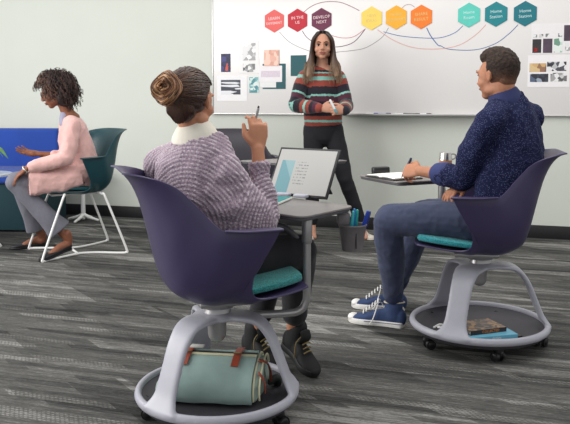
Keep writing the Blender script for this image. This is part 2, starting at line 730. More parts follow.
sheet('picture', 'small navy and red photo print taped on whiteboard near its edge', (222, 54, 231.5, 72), (40, 44, 80), [(222.3, 54.4, 231.2, 71.6, pr_navy)])
sheet('picture', 'tall white sheet with two grey building pictures on whiteboard', (240, 41, 260, 73), (236, 235, 234), [(243.5, 43.5, 256.5, 60.5, pr_light), (244, 64, 256, 72, pr_grey)])
sheet('picture', 'white sheet with dark slanting line graphic, lowest beside the whiteboard edge', (218, 76, 248, 101), (238, 237, 238), [(222, 80, 241.5, 94.5, pr_dark)])
sheet('picture', 'small pale teal patterned print between two white sheets', (250, 77, 260, 93), (200, 220, 218), [(250.3, 77.3, 259.7, 92.7, pr_teal)])
sheet('picture', 'dark teal sheet pinned behind white written notes', (263.5, 64, 286.5, 89), (44, 92, 98), [])
sheet('paper_note', 'white paper note with pale writing over the dark teal sheet', (260, 66, 283, 82), (236, 232, 234), [(262, 71, 281, 77, mat('pale_writing', (216, 204, 214), 0.7, var=0.12, vscale=120))], off=0.0275, cat='note')
sheet('paper_note', 'blank white paper slip low on the dark teal sheet', (261, 82, 277, 87.5), (232, 232, 232), [], off=0.0275, cat='note')
sheet('picture', 'peach pink photo print above the dark teal sheet', (265, 50, 280, 66), (228, 184, 168), [(265.3, 50.3, 279.7, 65.7, pr_pink)], off=0.030)
sheet('picture', "dark teal blank sheet partly hidden behind the standing woman's hair", (291.5, 55.5, 307, 76), (44, 92, 98), [])
sheet('picture', 'white picture sheet with black, violet and green images, upper of two', (531.5, 24.5, 576, 53.5), (232, 229, 230),
      [(532.5, 39.5, 541, 53, pr_black), (533.5, 48, 537, 52, pr_red), (543, 39, 552, 53, pr_violet), (554, 38.5, 562, 52.5, pr_green),
       (564, 25.5, 574, 41, pr_violet), (533, 35, 537, 38, pr_grey), (539, 34.5, 543, 37.8, pr_grey), (545.5, 34, 549, 37.5, pr_grey), (558, 33.5, 562, 37, pr_grey), (565, 43, 574, 51, pr_light)])
sheet('picture', 'white picture sheet with tan, slate and grey images, lower of two', (528, 55.5, 569, 87), (236, 233, 234),
      [(529.5, 63.5, 546, 72, pr_tan), (547, 62, 566, 71, pr_bw), (530, 74, 548, 82, pr_blue), (550.5, 73, 566.5, 81.5, pr_grey)])

# markers on the tray
for k, (px, c, cn) in enumerate([(373, (240, 240, 240), (70, 70, 150)), (385, (180, 180, 200), (40, 40, 90)), (402, (235, 235, 235), (60, 64, 66)), (414, (90, 92, 92), (40, 44, 44)), (425, (230, 230, 230), (70, 60, 62))]):
    u, z = wall_px(px, 112)
    root = empty('whiteboard_marker', wp(u, 1.008, 0.07))
    root.rotation_euler = (0, 0, WANG + R((-3, 5, 2, -4, 4)[k]))
    tag(root, ['white whiteboard marker lying first on the aluminium tray by the woman', 'lavender grey whiteboard marker with navy cap on the tray', 'white whiteboard marker with charcoal cap mid tray',
               'charcoal whiteboard marker between two white ones on the tray', 'white whiteboard marker with brown cap last on the tray by the man'][k], 'marker', 'markers on the whiteboard tray')
    b = MB()
    b.loft([(-0.045, 0, 0), (0.02, 0, 0)], [0.0075, 0.0075], n=10, sub=1)
    b.build('barrel', mat('marker_barrel', c, 0.35), root)
    b = MB()
    b.loft([(0.022, 0, 0), (0.055, 0, 0)], [0.008, 0.0075], n=10, sub=1)
    b.build('cap', mat('marker_cap', cn, 0.35), root)

# ------------------------------------------------------------------ task chairs
M_base = mat('silver_grey_plastic', (172, 172, 182), 0.38, 0.0, var=0.02, spec=0.5)
M_tube = mat('silver_tube', (168, 166, 166), 0.32, 0.6, var=0.02)
M_tray = mat('charcoal_tray_plastic', (70, 68, 74), 0.55, var=0.08, bump=0.3, bscale=500)
M_black = mat('black_caster_plastic', (26, 26, 29), 0.35)
M_desk = mat('grey_laminate', (126, 122, 120), 0.35, var=0.02)
M_desk_edge = mat('dark_desk_edge', (84, 82, 86), 0.45)
M_purple = mat('deep_purple_plastic', (62, 54, 88), 0.38, var=0.04, vscale=8, spec=0.5)
M_char = mat('charcoal_plastic', (44, 41, 50), 0.45, var=0.04)
M_dkteal = mat('dark_teal_plastic', (20, 66, 74), 0.4, var=0.04)
M_white = mat('white_powder_coat', (232, 232, 230), 0.35, var=0.01)


def fabric(name, c1, c2, scale=500):
    m = mat(name, c1, 0.9, bump=0.9, bscale=420, sheen=0.2)
    nt = m.node_tree
    p = nt.nodes['Principled BSDF']
    tc = N(nt, 'ShaderNodeTexCoord')
    vz = N(nt, 'ShaderNodeTexNoise')
    vz.inputs['Scale'].default_value = scale
    vz.inputs['Detail'].default_value = 1
    nt.links.new(tc.outputs['Object'], vz.inputs['Vector'])
    rp = N(nt, 'ShaderNodeMapRange')
    rp.inputs[1].default_value, rp.inputs[2].default_value = 0.42, 0.58
    nt.links.new(vz.outputs[0], rp.inputs[0])
    nt.links.new(mixc(nt, rp.outputs[0], lin(c1), lin(c2)), p.inputs['Base Color'])
    return m


F_teal = fabric('teal_seat_fabric', (10, 92, 96), (40, 150, 146), 260)
F_turq = fabric('turquoise_seat_fabric', (14, 118, 130), (50, 168, 172), 260)
F_deep = fabric('deep_teal_seat_fabric', (6, 70, 80), (20, 104, 110), 260)


def bez(a, b, c, d, t):
    return a * (1 - t) ** 3 + b * 3 * t * (1 - t) ** 2 + c * 3 * t * t * (1 - t) + d * t ** 3


# stations of the bucket shell: centre (x,z), corner (x,w,z), rim (x,w,z); x = forward
ST = [((.30, .478), (.30, .12, .482), (.288, .165, .484)),
      ((.22, .472), (.22, .16, .470), (.212, .205, .479)),
      ((.12, .460), (.12, .20, .456), (.110, .232, .475)),
      ((.06, .452), (.06, .235, .438), (.058, .250, .498)),
      ((.03, .45), (.03, .25, .43), (.058, .262, .575)),
      ((.00, .447), (.01, .255, .425), (.082, .275, .655)),
      ((-.03, .445), (-.02, .26, .42), (.140, .285, .713)),
      ((-.06, .445), (-.05, .265, .42), (.06, .295, .716)),
      ((-.09, .45), (-.08, .265, .425), (-.01, .292, .717)),
      ((-.125, .46), (-.12, .255, .445), (-.050, .285, .722)),
      ((-.175, .485), (-.165, .245, .50), (-.085, .268, .750)),
      ((-.20, .54), (-.19, .235, .56), (-.115, .255, .785)),
      ((-.215, .60), (-.21, .225, .63), (-.150, .243, .822)),
      ((-.24, .70), (-.23, .205, .72), (-.185, .232, .856)),
      ((-.265, .79), (-.255, .18, .80), (-.235, .215, .882)),
      ((-.30, .86), (-.29, .14, .862), (-.295, .185, .897)),
      ((-.345, .908), (-.342, .09, .908), (-.350, .145, .904))]


def shell_mesh(th=0.006):
    C = catmull([V((a[0], 0, a[1])) for a, b, c in ST], 3)
    Mm = catmull([V(b) for a, b, c in ST], 3)
    E = catmull([V(c) for a, b, c in ST], 3)
    nv = 20
    rows = []
    for c, m_, e in zip(C, Mm, E):
        half = []
        cm = V((c.x, m_.y * 0.72, c.z))
        for j in range(nv + 1):
            half.append(bez(c, cm, m_, e, j / nv))
        row = [V((p.x, -p.y, p.z)) for p in reversed(half[1:])] + half
        rows.append(row)
    n = len(rows[0])
    vs = [p for r in rows for p in r]
    fs = [(i * n + j, i * n + j + 1, (i + 1) * n + j + 1, (i + 1) * n + j) for i in range(len(rows) - 1) for j in range(n - 1)]
    me = bpy.data.meshes.new('shell')
    me.from_pydata(vs, [], fs)
    o = bpy.data.objects.new('t', me)
    SC.collection.objects.link(o)
    s = o.modifiers.new('s', 'SOLIDIFY')
    s.thickness = th
    s.offset = 0
    bv = o.modifiers.new('b', 'BEVEL')
    bv.width = 0.002
    bv.segments = 2
    bv.limit_method = 'ANGLE'
    out = bpy.data.meshes.new_from_object(o.evaluated_get(bpy.context.evaluated_depsgraph_get()))
    bpy.data.objects.remove(o)
    return out


SHELL = shell_mesh()


def cushion_mb():
    b = MB()
    # rounded pad following the seat
    secs = [(-.10, .17), (-.06, .19), (.02, .20), (.10, .192), (.20, .168), (.275, .13)]
    b.loft([(x, 0, .487 + .08 * max(0, x - .02)) for x, w_ in secs], [(w_, .019) for x, w_ in secs], side=(0, 1, 0), n=28, sub=4, power=3.6)
    return b


def armrest(parent, m):
    for s in (-1, 1):
        b = MB()
        b.loft([(.145, s * .280, .716), (.09, s * .291, .718), (.02, s * .297, .719), (-.045, s * .290, .722)],
               [(.018, .005), (.022, .005), (.020, .005), (.008, .004)], side=(0, 1, 0), n=14, sub=5, power=3)
        b.build('armrest', m, parent)


BASE = None
CASTER_PARTS = None


def node_chair(label, loc, face, shell_m, cush_m, base=True, leg_turn=0.0, caster_turn=0.0, group='moulded shell chairs', bs=1.0):
    global BASE
    root = empty('rolling_chair' if base else 'sled_chair', (loc[0], loc[1], 0), face)
    tag(root, label, 'chair', group)
    sh = SHELL.copy()
    link('shell', sh, shell_m, root)
    cushion_mb().build('seat_cushion', cush_m, root)
    armrest(root, shell_m)
    if not base:
        return root
    b = MB()
    b.loft([(0, 0, .432), (0, 0, .40)], [.075, .06], n=24, sub=1, cap=False)
    b.loft([(0, 0, .41), (0, 0, .375)], [.042, .05], n=24, sub=1, cap=False)
    b.box((0.02, 0, .425), (.20, .16, .022), bev=.008)
    b.build('swivel_hub', M_tube, root)
    b = MB()
    b.loft([(0, 0, .365), (0, 0, .30)], [.035, .033], n=20, sub=1)
    b.build('gas_cylinder', M_tube, root)
    if BASE is None:
        f = MB()
        f.ell((0, 0, .368), (.095, .095, .016), n=32)
        for k in range(3):
            a = R(120 * k)
            d = V((math.cos(a), math.sin(a), 0))
            pts = [(.03, .366), (.10, .368), (.158, .355), (.203, .305), (.240, .220), (.270, .145), (.298, .101)]
            ws = [.06, .064, .056, .050, .048, .054, .085]
            f.loft([d * r_ + V((0, 0, z)) for r_, z in pts], [(w_, .0115) for w_ in ws], side=d.cross(V((0, 0, 1))), n=20, sub=5, power=3.5)
        ring = [(.300 * math.cos(R(t)), .300 * math.sin(R(t)), .128) for t in range(0, 361, 6)]
        # ring: sloping rim
        n = 60
        sec = [(.284, .098), (.289, .112), (.300, .115), (.308, .109), (.313, .094), (.306, .080), (.291, .082)]
        vs, fs = [], []
        for i in range(n):
            a = 2 * math.pi * i / n
            for r_, z in sec:
                vs.append((r_ * math.cos(a), r_ * math.sin(a), z))
        m_ = len(sec)
        for i in range(n):
            for j in range(m_):
                fs.append((i * m_ + j, ((i + 1) % n) * m_ + j, ((i + 1) % n) * m_ + (j + 1) % m_, i * m_ + (j + 1) % m_))
        f.add(vs, fs)
        BASE = fuse(f, 0.0048, 5)
    bo = link('base_frame', BASE.copy(), M_base, root)
    bo.rotation_euler = (0, 0, leg_turn - face)
    bo.scale = (bs, bs, 1)
    b = MB()
    n = 64
    prof = [(0, .076), (.20, .076), (.262, .081), (.292, .098), (.304, .084), (.285, .062), (.20, .056), (0, .056)]
    vs, fs = [], []
    for i in range(n):
        a = 2 * math.pi * i / n
        for r_, z in prof:
            vs.append((max(r_, 1e-4) * math.cos(a), max(r_, 1e-4) * math.sin(a), z))
    m_ = len(prof)
    for i in range(n):
        for j in range(m_ - 1):
            fs.append((i * m_ + j, ((i + 1) % n) * m_ + j, ((i + 1) % n) * m_ + j + 1, i * m_ + j + 1))
    b.add(vs, fs)
    b.build('storage_tray', M_tray, root).scale = (bs, bs, 1)
    for k in range(5):
        a = caster_turn - face + R(72 * k)
        c = V((.270 * bs * math.cos(a), .262 * bs * math.sin(a), 0))
        ca = empty('caster')
        ca.parent = root
        ca.location = c
        ca.rotation_euler = (0, 0, a + R(60 + 37 * k))
        h = MB()
        h.loft([(0, 0, .070), (0, 0, .050)], [.016, .020], n=16, sub=1)
        h.ell((0, 0, .040), (.024, .012, .022))
        h.build('hood', M_black, ca)
        for s in (-1, 1):
            w_ = MB()
            w_.loft([(0.008, s * .011, .024), (0.008, s * .024, .024)], [.024, .022], side=(1, 0, 0), n=22, sub=1, cap=False)
            w_.ell((0.008, s * .024, .024), (.016, .004, .016))
            w_.build('wheel', M_black, ca)
    return root


def local_of(root, p):
    return Matrix.Rotation(-root.rotation_euler.z, 3, 'Z') @ (V(p) - V(root.location))


def worksurface(root, corner, e1, l1, e2, l2, post, hub_in, zt=.73, zb=.385, post_from=None):
    """desktop: rectangle from corner along e1, e2 (world); post foot x,y (world)"""
    e1, e2 = V((*e1, 0)).normalized(), V((*e2, 0)).normalized()
    c = V((*corner, 0))
    rad = .045
    quad = [c, c + e2 * l2, c + e2 * l2 + e1 * l1, c + e1 * l1]
    pts = []
    for i in range(4):
        p, a, b_ = quad[i], quad[i - 1], quad[(i + 1) % 4]
        da, db = (a - p).normalized(), (b_ - p).normalized()
        for k in range(7):
            t = k / 6
            q = (p + da * rad) * (1 - t) ** 2 + p * 2 * t * (1 - t) + (p + db * rad) * t * t
            pts.append(q)
    out = [local_of(root, (p.x, p.y, 0)) for p in pts]
    area2 = sum(out[i].x * out[(i + 1) % len(out)].y - out[(i + 1) % len(out)].x * out[i].y for i in range(len(out)))
    if area2 < 0:
        out.reverse()
    b = MB()
    b.prism([(p.x, p.y) for p in out], zt - .009, zt, .003)
    b.build('desktop', M_desk, root)
    cen = sum((V(p) for p in out), V((0, 0, 0))) / len(out)
    b = MB()
    b.prism([(cen.x + (p.x - cen.x) * .975, cen.y + (p.y - cen.y) * .975) for p in out], zt - .022, zt - .009, .006)
    b.build('desktop_edge', M_desk_edge, root)
    P = local_of(root, (post[0], post[1], 0))
    Hh = local_of(root, (hub_in[0], hub_in[1], 0))
    d = (P - Hh).normalized()
    b = MB()
    b.loft([Hh + V((0, 0, zb)), P - d * .09 + V((0, 0, zb)), P - d * .03 + V((0, 0, zb + .008)), P - d * .006 + V((0, 0, zb + .035)), P + V((0, 0, zb + .09)), P + V((0, 0, zt - .03))],
           [.0145] * 6, n=16, sub=5)
    b.loft([P + V((0, 0, zt - .10)), P + V((0, 0, zt - .022))], [.019, .019], n=16, sub=1)
    b.build('support_arm', M_tube, root)


chA = node_chair('deep purple rolling chair with silver base carrying the canvas bag', (-.245, 2.655), R(20), M_purple, F_teal, True, R(-8), R(-28), bs=.95)
worksurface(chA, (.062, 2.615), (-.73, .68), .52, (.62, .785), .34, (.080, 2.70), (-.245, 2.655), zb=.362)
b = MB()
Pk = [local_of(chA, p) for p in [(-.10, 2.70, .66), (-.02, 2.78, .668), (.04, 2.80, .62), (.055, 2.83, .55)]]
b.loft([(p.x, p.y, p.z) for p in Pk], [.012, .013, .013, .012], n=12, sub=5)
q = local_of(chA, (-.105, 2.64, .665))
b.ell((q.x, q.y, q.z), (.022, .022, .018))
b.build('desk_bracket', M_desk_edge, chA)

chC = node_chair('deep purple rolling chair with books on its base, man writing in it', (.910, 3.46), R(170), M_purple, F_turq, True, R(-6), R(-14), bs=1.03)
worksurface(chC, (.56, 3.69), (-.17, .36), .40, (.905, .425), .46, (.80, 3.80), (.910, 3.46), zb=.44)

chD = node_chair('charcoal chair standing empty behind the raised hand, facing the camera', (-.36, 5.42), R(-74), M_char, F_deep, True, R(-50), R(10))
worksurface(chD, (.03, 4.76), (-.85, .5), .40, (.80, .45), .46, (-.02, 5.0), (-.36, 5.42))

chB = node_chair('dark teal chair on white wire sled legs under pink cardigan', (-1.550, 5.565), R(228), M_dkteal, F_deep, False)
LEGOFF = Matrix.Rotation(R(-228), 3, 'Z') @ V((.068, 0, 0))
rr = .0085
for s in (-1, 1):
    b2 = MB()
    b2.loft([(0.180, s * .10, .452), (0.205, s * .20, .448), (0.225, s * .235, .43), (0.370, s * .258, .04), (0.365, s * .255, .010), (0.330, s * .24, .009), (0.140, s * .14, .009), (0.060, s * .118, .009), (-0.040, s * .15, .009),
             (-0.190, s * .245, .009), (-0.217, s * .262, .016), (-0.217, s * .262, .05), (-0.080, s * .235, .42), (-0.065, s * .215, .446), (-0.040, s * .10, .452)],
            [rr] * 15, n=10, sub=4)
    o = b2.build('sled_leg', M_white, chB)
    o.rotation_euler, o.location = (0, 0, R(-19.5)), LEGOFF
b2 = MB()
b2.box((.10, 0, .447), (.36, .24, .014), bev=.005)
for x in (.18, -.04):
    b2.loft([(x, -.11, .452), (x, .11, .452)], [rr, rr], n=10, sub=1)
b3 = MB()
b3.loft([(.10, -.125, .009), (.10, .125, .009)], [rr, rr], n=10, sub=1)
o = b3.build('cross_bar', M_white, chB)
o.rotation_euler, o.location = (0, 0, R(-19.5)), LEGOFF
o = b2.build('seat_support', M_white, chB)
o.rotation_euler, o.location = (0, 0, R(-19.5)), LEGOFF

# ------------------------------------------------------------------ sofa, tables, plant
M_blue = mat('royal_blue_upholstery', (22, 64, 150), 0.85, var=0.06, vscale=4, bump=0.3, bscale=500, sheen=0.1)
M_sofat = mat('dark_teal_upholstery', (12, 50, 58), 0.85, var=0.05, bump=0.3, bscale=500)
sofa = empty('sofa', (-2.79, 6.72, 0), R(-4))
tag(sofa, 'royal blue sofa with dark teal base behind the woman in pink', 'sofa')
b = MB()
b.box((0, 0, .215), (1.40, .74, .40), bev=.015)
b.build('base', M_sofat, sofa)
b = MB()
b.box((0, -.04, .465), (1.40, .72, .10), bev=.03, seg=3)
b.build('seat_cushion', M_blue, sofa)
b = MB()
b.box((0, .28, .64), (1.40, .17, .44), bev=.035, seg=3)
b.build('backrest', M_blue, sofa)

tb = empty('side_table', (-2.345, 5.70, 0))
tag(tb, 'small round white table at the edge beside the woman in pink', 'table')
b = MB()
b.loft([(0, 0, .552), (0, 0, .566)], [.25, .25], n=48, sub=1, cap=False)
b.build('tabletop', mat('white_tabletop', (214, 222, 224), 0.25), tb)
b = MB()
b.loft([(0, 0, .014), (0, 0, .553)], [.022, .02], n=16, sub=1)
b.build('post', M_white, tb)
b = MB()
b.loft([(0, 0, .0), (0, 0, .012)], [.16, .15], n=32, sub=1, cap=False)
b.build('foot', M_white, tb)
pl = empty('potted_plant', (-2.36, 5.68, .566))
tag(pl, 'green leafy potted plant on the small round white table', 'plant')
b = MB()
b.loft([(0, 0, 0), (0, 0, .09)], [.045, .06], n=24, sub=1, cap=False)
b.build('pot', mat('white_pot', (220, 220, 215), .4), pl)
M_leaf = mat('green_leaf', (92, 142, 62), 0.4, var=0.3, vscale=14)
for k in range(9):
    a = R(-25 + 40 * k)
    L = .34 if k == 0 else random.uniform(.18, .26)
    d = V((math.cos(a), math.sin(a), 0))
    top = .20 if k else .21
    b = MB()
    b.loft([V((0, 0, .07)), d * L * .35 + V((0, 0, top * .8)), d * L * .7 + V((0, 0, top)), d * L + V((0, 0, top * .62))], [(.004, .002), (.022, .002), (.028, .002), (.003, .001)], side=d.cross(V((0, 0, 1))), n=8, sub=5)
    b.build('leaf', M_leaf, pl)

st = empty('pedestal_table', (-1.88, 6.93, 0))
tag(st, 'white pedestal table with splayed foot beside the blue sofa', 'table')
b = MB()
b.loft([(0, 0, .03), (0, 0, .46)], [.022, .018], n=14, sub=1)
b.build('post', M_white, st)
b = MB()
b.loft([(0, 0, .46), (0, 0, .475)], [.13, .13], n=30, sub=1, cap=False)
b.build('tabletop', M_white, st)
for k in range(4):
    a = R(-15 + 90 * k)
    d = V((math.cos(a), math.sin(a), 0))
    b = MB()
    b.loft([V((0, 0, .06)), d * .06 + V((0, 0, .035)), d * .15 + V((0, 0, .012))], [.02, .016, .011], n=10)
    b.build('foot', M_white, st)

# ------------------------------------------------------------------ tablet computer on desk A
def screen_mat():
    m = bpy.data.materials.new('lit_screen')
    m.use_nodes = True
    nt = m.node_tree
    p = nt.nodes['Principled BSDF']
    p.inputs['Roughness'].default_value = 0.2
    tc = N(nt, 'ShaderNodeTexCoord')
    sp = N(nt, 'ShaderNodeSeparateXYZ')
    nt.links.new(tc.outputs['Object'], sp.inputs[0])
    X, Z = sp.outputs[0], sp.outputs[2]
    # teal triangle band on the left of the page, rows of text
    band = math_node(nt, 'MULTIPLY', math_node(nt, 'GREATER_THAN', X, -.120), math_node(nt, 'LESS_THAN', X, -.052))
    tri = math_node(nt, 'MULTIPLY', band, math_node(nt, 'LESS_THAN', Z, .165))
    diag = math_node(nt, 'LESS_THAN', math_node(nt, 'ADD', math_node(nt, 'MULTIPLY', X, 1.6), Z), -.005)
    c1 = mixc(nt, tri, lin((172, 171, 168)), lin((134, 164, 168)))
    c1 = mixc(nt, math_node(nt, 'MULTIPLY', tri, diag), c1, lin((108, 148, 156)))
    nz = N(nt, 'ShaderNodeTexNoise')
    nz.inputs['Scale'].default_value = 1
    mp = N(nt, 'ShaderNodeMapping')
    mp.inputs['Scale'].default_value = (160, 1, 60)
    nt.links.new(tc.outputs['Object'], mp.inputs[0])
    nt.links.new(mp.outputs[0], nz.inputs['Vector'])
    row = math_node(nt, 'LESS_THAN', math_node(nt, 'FRACT', math_node(nt, 'MULTIPLY', Z, 70)), .35)
    tx = math_node(nt, 'MULTIPLY', row, math_node(nt, 'GREATER_THAN', nz.outputs[0], .5))
    tx = math_node(nt, 'MULTIPLY', tx, math_node(nt, 'MULTIPLY', math_node(nt, 'GREATER_THAN', X, -.040), math_node(nt, 'LESS_THAN', X, .02)))
    tx = math_node(nt, 'MULTIPLY', tx, math_node(nt, 'MULTIPLY', math_node(nt, 'GREATER_THAN', Z, .05), math_node(nt, 'LESS_THAN', Z, .16)))
    c1 = mixc(nt, tx, c1, lin((120, 122, 124)))
    nt.links.new(c1, p.inputs['Base Color'])
    nt.links.new(c1, p.inputs['Emission Color'])
    p.inputs['Emission Strength'].default_value = 0.06
    return m


BLp, BRp = V((-.070, 3.19, .733)), V((.158, 3.03, .733))
ux = (BRp - BLp).normalized()
bk = V((-ux.y, ux.x, 0))
tab = empty('tablet_computer', (BLp + BRp) / 2, math.atan2(ux.y, ux.x))
tag(tab, 'black framed tablet computer propped upright on the grey desktop showing a page', 'tablet')
tilt = Matrix.Rotation(R(-29), 4, 'X')
b = MB()
b.box((0, .004, .115), (.305, .008, .224), bev=.003)
b.xf(tilt)
b.build('case', M_black, tab)
b = MB()
b.box((0, -.0008, .115), (.284, .002, .203))
o = b.build('screen', screen_mat(), tab, smooth=False)
o.rotation_euler = (R(-29), 0, 0)
b = MB()
b.loft([(.01, .070, .112), (.01, .150, .003)], [(.08, .002)] * 2, side=(1, 0, 0), n=12, sub=1, power=6)
b.build('kickstand', M_char, tab)
b = MB()
for x in (-.052, .035):
    b.box((x, -.012, .009), (.062, .03, .014), bev=.005)
b.build('stand_clip', mat('pale_clip_plastic', (176, 178, 190), .4), tab)

bk_ = empty('notebook', (-.075, 2.99, .730), R(-18))
tag(bk_, 'teal covered notebook lying under the tablet beside the lilac sleeve', 'notebook')
b = MB()
b.box((0, 0, .006), (.15, .20, .012), bev=.003)
b.build('cover', mat('teal_cover', (40, 128, 128), .6), bk_)
b = MB()
b.box((0.004, 0, .0065), (.147, .194, .007))
b.build('pages', mat('paper_pages', (230, 228, 220), .7), bk_, smooth=False)

# marker cup hung off the desk corner
cup = empty('pen_cup', (.262, 2.885, .555))
tag(cup, 'grey plastic pen cup hooked on the desk corner, full of blue markers', 'cup')
M_cup = mat('grey_cup_plastic', (112, 108, 110), .5)
b = MB()
n = 40
prof = [(.0, .0), (.040, .0), (.053, .095), (.056, .098), (.056, .103), (.051, .103), (.038, .006), (0, .006)]
vs, fs = [], []
for i in range(n):
    a = 2 * math.pi * i / n
    for r_, z in prof:
        vs.append((max(r_, 1e-4) * math.cos(a), max(r_, 1e-4) * math.sin(a), z))
m_ = len(prof)
for i in range(n):
    for j in range(m_ - 1):
        fs.append((i * m_ + j, ((i + 1) % n) * m_ + j, ((i + 1) % n) * m_ + j + 1, i * m_ + j + 1))
b.add(vs, fs)
b.build('body', M_cup, cup)
b = MB()
b.box((.010, -.0475, .045), (.004, .004, .06), bev=.001)
b.build('slot', M_black, cup)
b = MB()
b.box((-.035, .0, .125), (.05, .05, .05), bev=.010)
b.box((-.045, -.01, .150), (.04, .05, .012), bev=.004)
b.build('hook', M_cup, cup)
for k, (dx, dy, tx_, ty_, c, nm) in enumerate([(-.014, -.012, .10, -.05, (70, 190, 200), 'pale turquoise marker, first in the grey cup'), (-.004, -.008, .07, .02, (30, 120, 190), 'mid blue marker in the grey cup beside turquoise ones'),
                                               (.006, .006, .10, .1, (30, 170, 160), 'green teal marker standing at the back of the grey cup'), (.016, -.012, .28, -.05, (30, 70, 190), 'royal blue marker leaning out of the grey cup'),
                                               (.026, .0, .30, .1, (34, 50, 130), 'navy marker leaning against the far rim of the grey cup')]):
    r = empty('marker', (.262 + dx, 2.885 + dy, .566))
    r.rotation_euler = (-ty_, tx_, 0)
    tag(r, nm, 'marker', 'markers in the grey cup')
    b = MB()
    b.loft([(0, 0, .004), (0, 0, .085)], [.0065, .0065], n=12, sub=1)
    b.build('barrel', mat('marker_body', c, .35), r)
    b = MB()
    b.loft([(0, 0, .087), (0, 0, .142 + .006 * (k % 2))], [.0075, .006], n=12, sub=1)
    b.build('cap', mat('marker_top', tuple(int(x * .9) for x in c), .3), r)

# ------------------------------------------------------------------ on desk C
nb = empty('open_notebook', (.565, 3.88, .730), R(-60))
tag(nb, "open notebook with white pages under the writing man's hand", 'notebook')
b = MB()
b.box((0, 0, .004), (.24, .19, .006), bev=.002)
b.build('cover', M_black, nb)
for s in (-1, 1):
    b = MB()
    b.loft([(s * .004, 0, .008), (s * .03, 0, .016), (s * .115, 0, .010)], [(.088, .003), (.088, .008), (.088, .003)], side=(0, 1, 0), n=16, sub=5, power=5, cap=False)
    b.build('page', mat('notebook_page', (236, 234, 228), .7), nb)
ph = empty('phone', (.515, 4.02, .7325), R(20))
tag(ph, 'black phone case standing at the back edge behind the open notebook', 'phone')
b = MB()
b.box((0, 0, .022), (.10, .035, .044), bev=.01, seg=3)
b.build('body', M_black, ph)
tu = empty('travel_mug', (.855, 3.98, .730))
tag(tu, "steel topped travel mug with tan sleeve behind the man's forearm", 'mug')
b = MB()
b.loft([(0, 0, .004), (0, 0, .085)], [.031, .034], n=28, sub=1, cap=False)
b.build('sleeve', mat('tan_sleeve', (170, 118, 84), .6), tu)
b = MB()
b.loft([(0, 0, .085), (0, 0, .122), (0, 0, .126)], [.034, .032, .030], n=28, sub=1, cap=False)
b.build('lid', mat('polished_steel', (200, 198, 192), .2, .9), tu)
b = MB()
b.loft([(.030, 0, .118), (.050, 0, .116), (.053, 0, .100), (.040, 0, .090), (.032, 0, .09)], [.004] * 5, n=8)
b.build('handle', mat('polished_steel_handle', (190, 188, 182), .2, .9), tu)

# ------------------------------------------------------------------ books on tray C
def book(label, loc, rz, size, cover, spine, text=None, textcol=None):
    r = empty('book', loc, rz)
    tag(r, label, 'book', "books on the man's chair base")
    w_, d_, h_ = size
    b = MB()
    b.box((0, 0, h_ - .0012), (w_, d_, .0024), bev=.0008)
    b.box((0, 0, .0012), (w_, d_, .0024), bev=.0008)
    b.build('cover', cover, r, smooth=False)
    b = MB()
    b.box((0, -d_ / 2, h_ / 2), (w_, .003, h_), bev=.0008)
    b.build('spine', spine, r, smooth=False)
    b = MB()
    b.box((0, .002, h_ / 2), (w_ - .006, d_ - .005, h_ - .005))
    b.build('pages', mat('book_pages', (228, 222, 208), .8, var=.05, stretch=(1, 1, 60)), r, smooth=False)
    if text:
        t = text_mesh(text, h_ * .8)
        t.xf(Matrix.Translation((0.01, -d_ / 2 - .0018, h_ / 2)) @ Matrix.Rotation(R(90), 4, 'X'))
        t.build('spine_lettering', textcol, r, smooth=False)
    return r


M_bk = mat('book_black', (38, 32, 34), .4)
M_lb = mat('book_light_blue', (112, 184, 210), .45, var=.05)
M_map = print_mat('book_map_cover', [(120, 104, 92), (98, 88, 82), (176, 140, 104), (84, 80, 78), (140, 120, 110)], 60)
book('dark paperback with yellow marks, lowest of the stack on the chair base', (.93, 3.29, .0765), R(28), (.21, .145, .014), M_bk, M_bk, 'IDEAS', mat('yellow_ink', (200, 170, 60), .5))
book('light blue paperback in the middle of the book stack', (.895, 3.275, .0905), R(14), (.225, .15, .022), M_lb, M_lb, 'design', mat('white_ink', (235, 240, 240), .5))
book('brown map covered book with black spine on top of the stack', (.872, 3.30, .1125), R(20), (.185, .14, .020), M_map, M_bk, 'COLLECTED', mat('orange_ink', (206, 130, 70), .5))
b = MB()
b.loft([(0, 0, 0), (.03, .01, .01), (.06, 0, .003), (.05, -.03, .012), (.015, -.02, .006), (.03, .02, .004)], [.006, .006, .005, .006, .005, .004], n=8, sub=6)
eb = b.build('earphone_cord', M_white)
eb.location = (.665, 3.34, .128)
tag(eb, 'white coiled cord resting on the chair base behind the front strut', 'cord')
eb.location = (.69, 3.40, .088)

# ------------------------------------------------------------------ canvas bag on tray A
M_canvas = mat('pale_teal_canvas', (150, 174, 168), .9, var=.10, vscale=14, bump=.5, bscale=700)
M_canvas2 = mat('pale_teal_canvas_side', (152, 170, 160), .9, var=.10, vscale=14, bump=.5, bscale=700)
M_rust = mat('rust_leather', (152, 66, 44), .5, var=.15, vscale=40)
M_cream = mat('cream_piping', (206, 202, 168), .7)
M_dk = mat('dark_binding', (40, 44, 42), .7)
bag = empty('messenger_bag', (-.250, 2.645, .079), R(-7))
bag.scale = (1.0, 1.0, 1.0)
tag(bag, "pale teal canvas messenger bag with rust leather straps lying on the woman's chair base", 'bag')


def bag_sec(off=0.0, t0=0.0, t1=1.0, n=28):
    """outline of the bag side (y,z): rounded slab, nearer side lower"""
    base = [(-.105, .012), (-.118, .04), (-.115, .075), (-.09, .105), (-.045, .125), (.01, .136), (.06, .138), (.10, .125), (.122, .09), (.122, .04), (.105, .010), (0, .006)]
    P = [V((0, y, z)) for y, z in base]
    return P


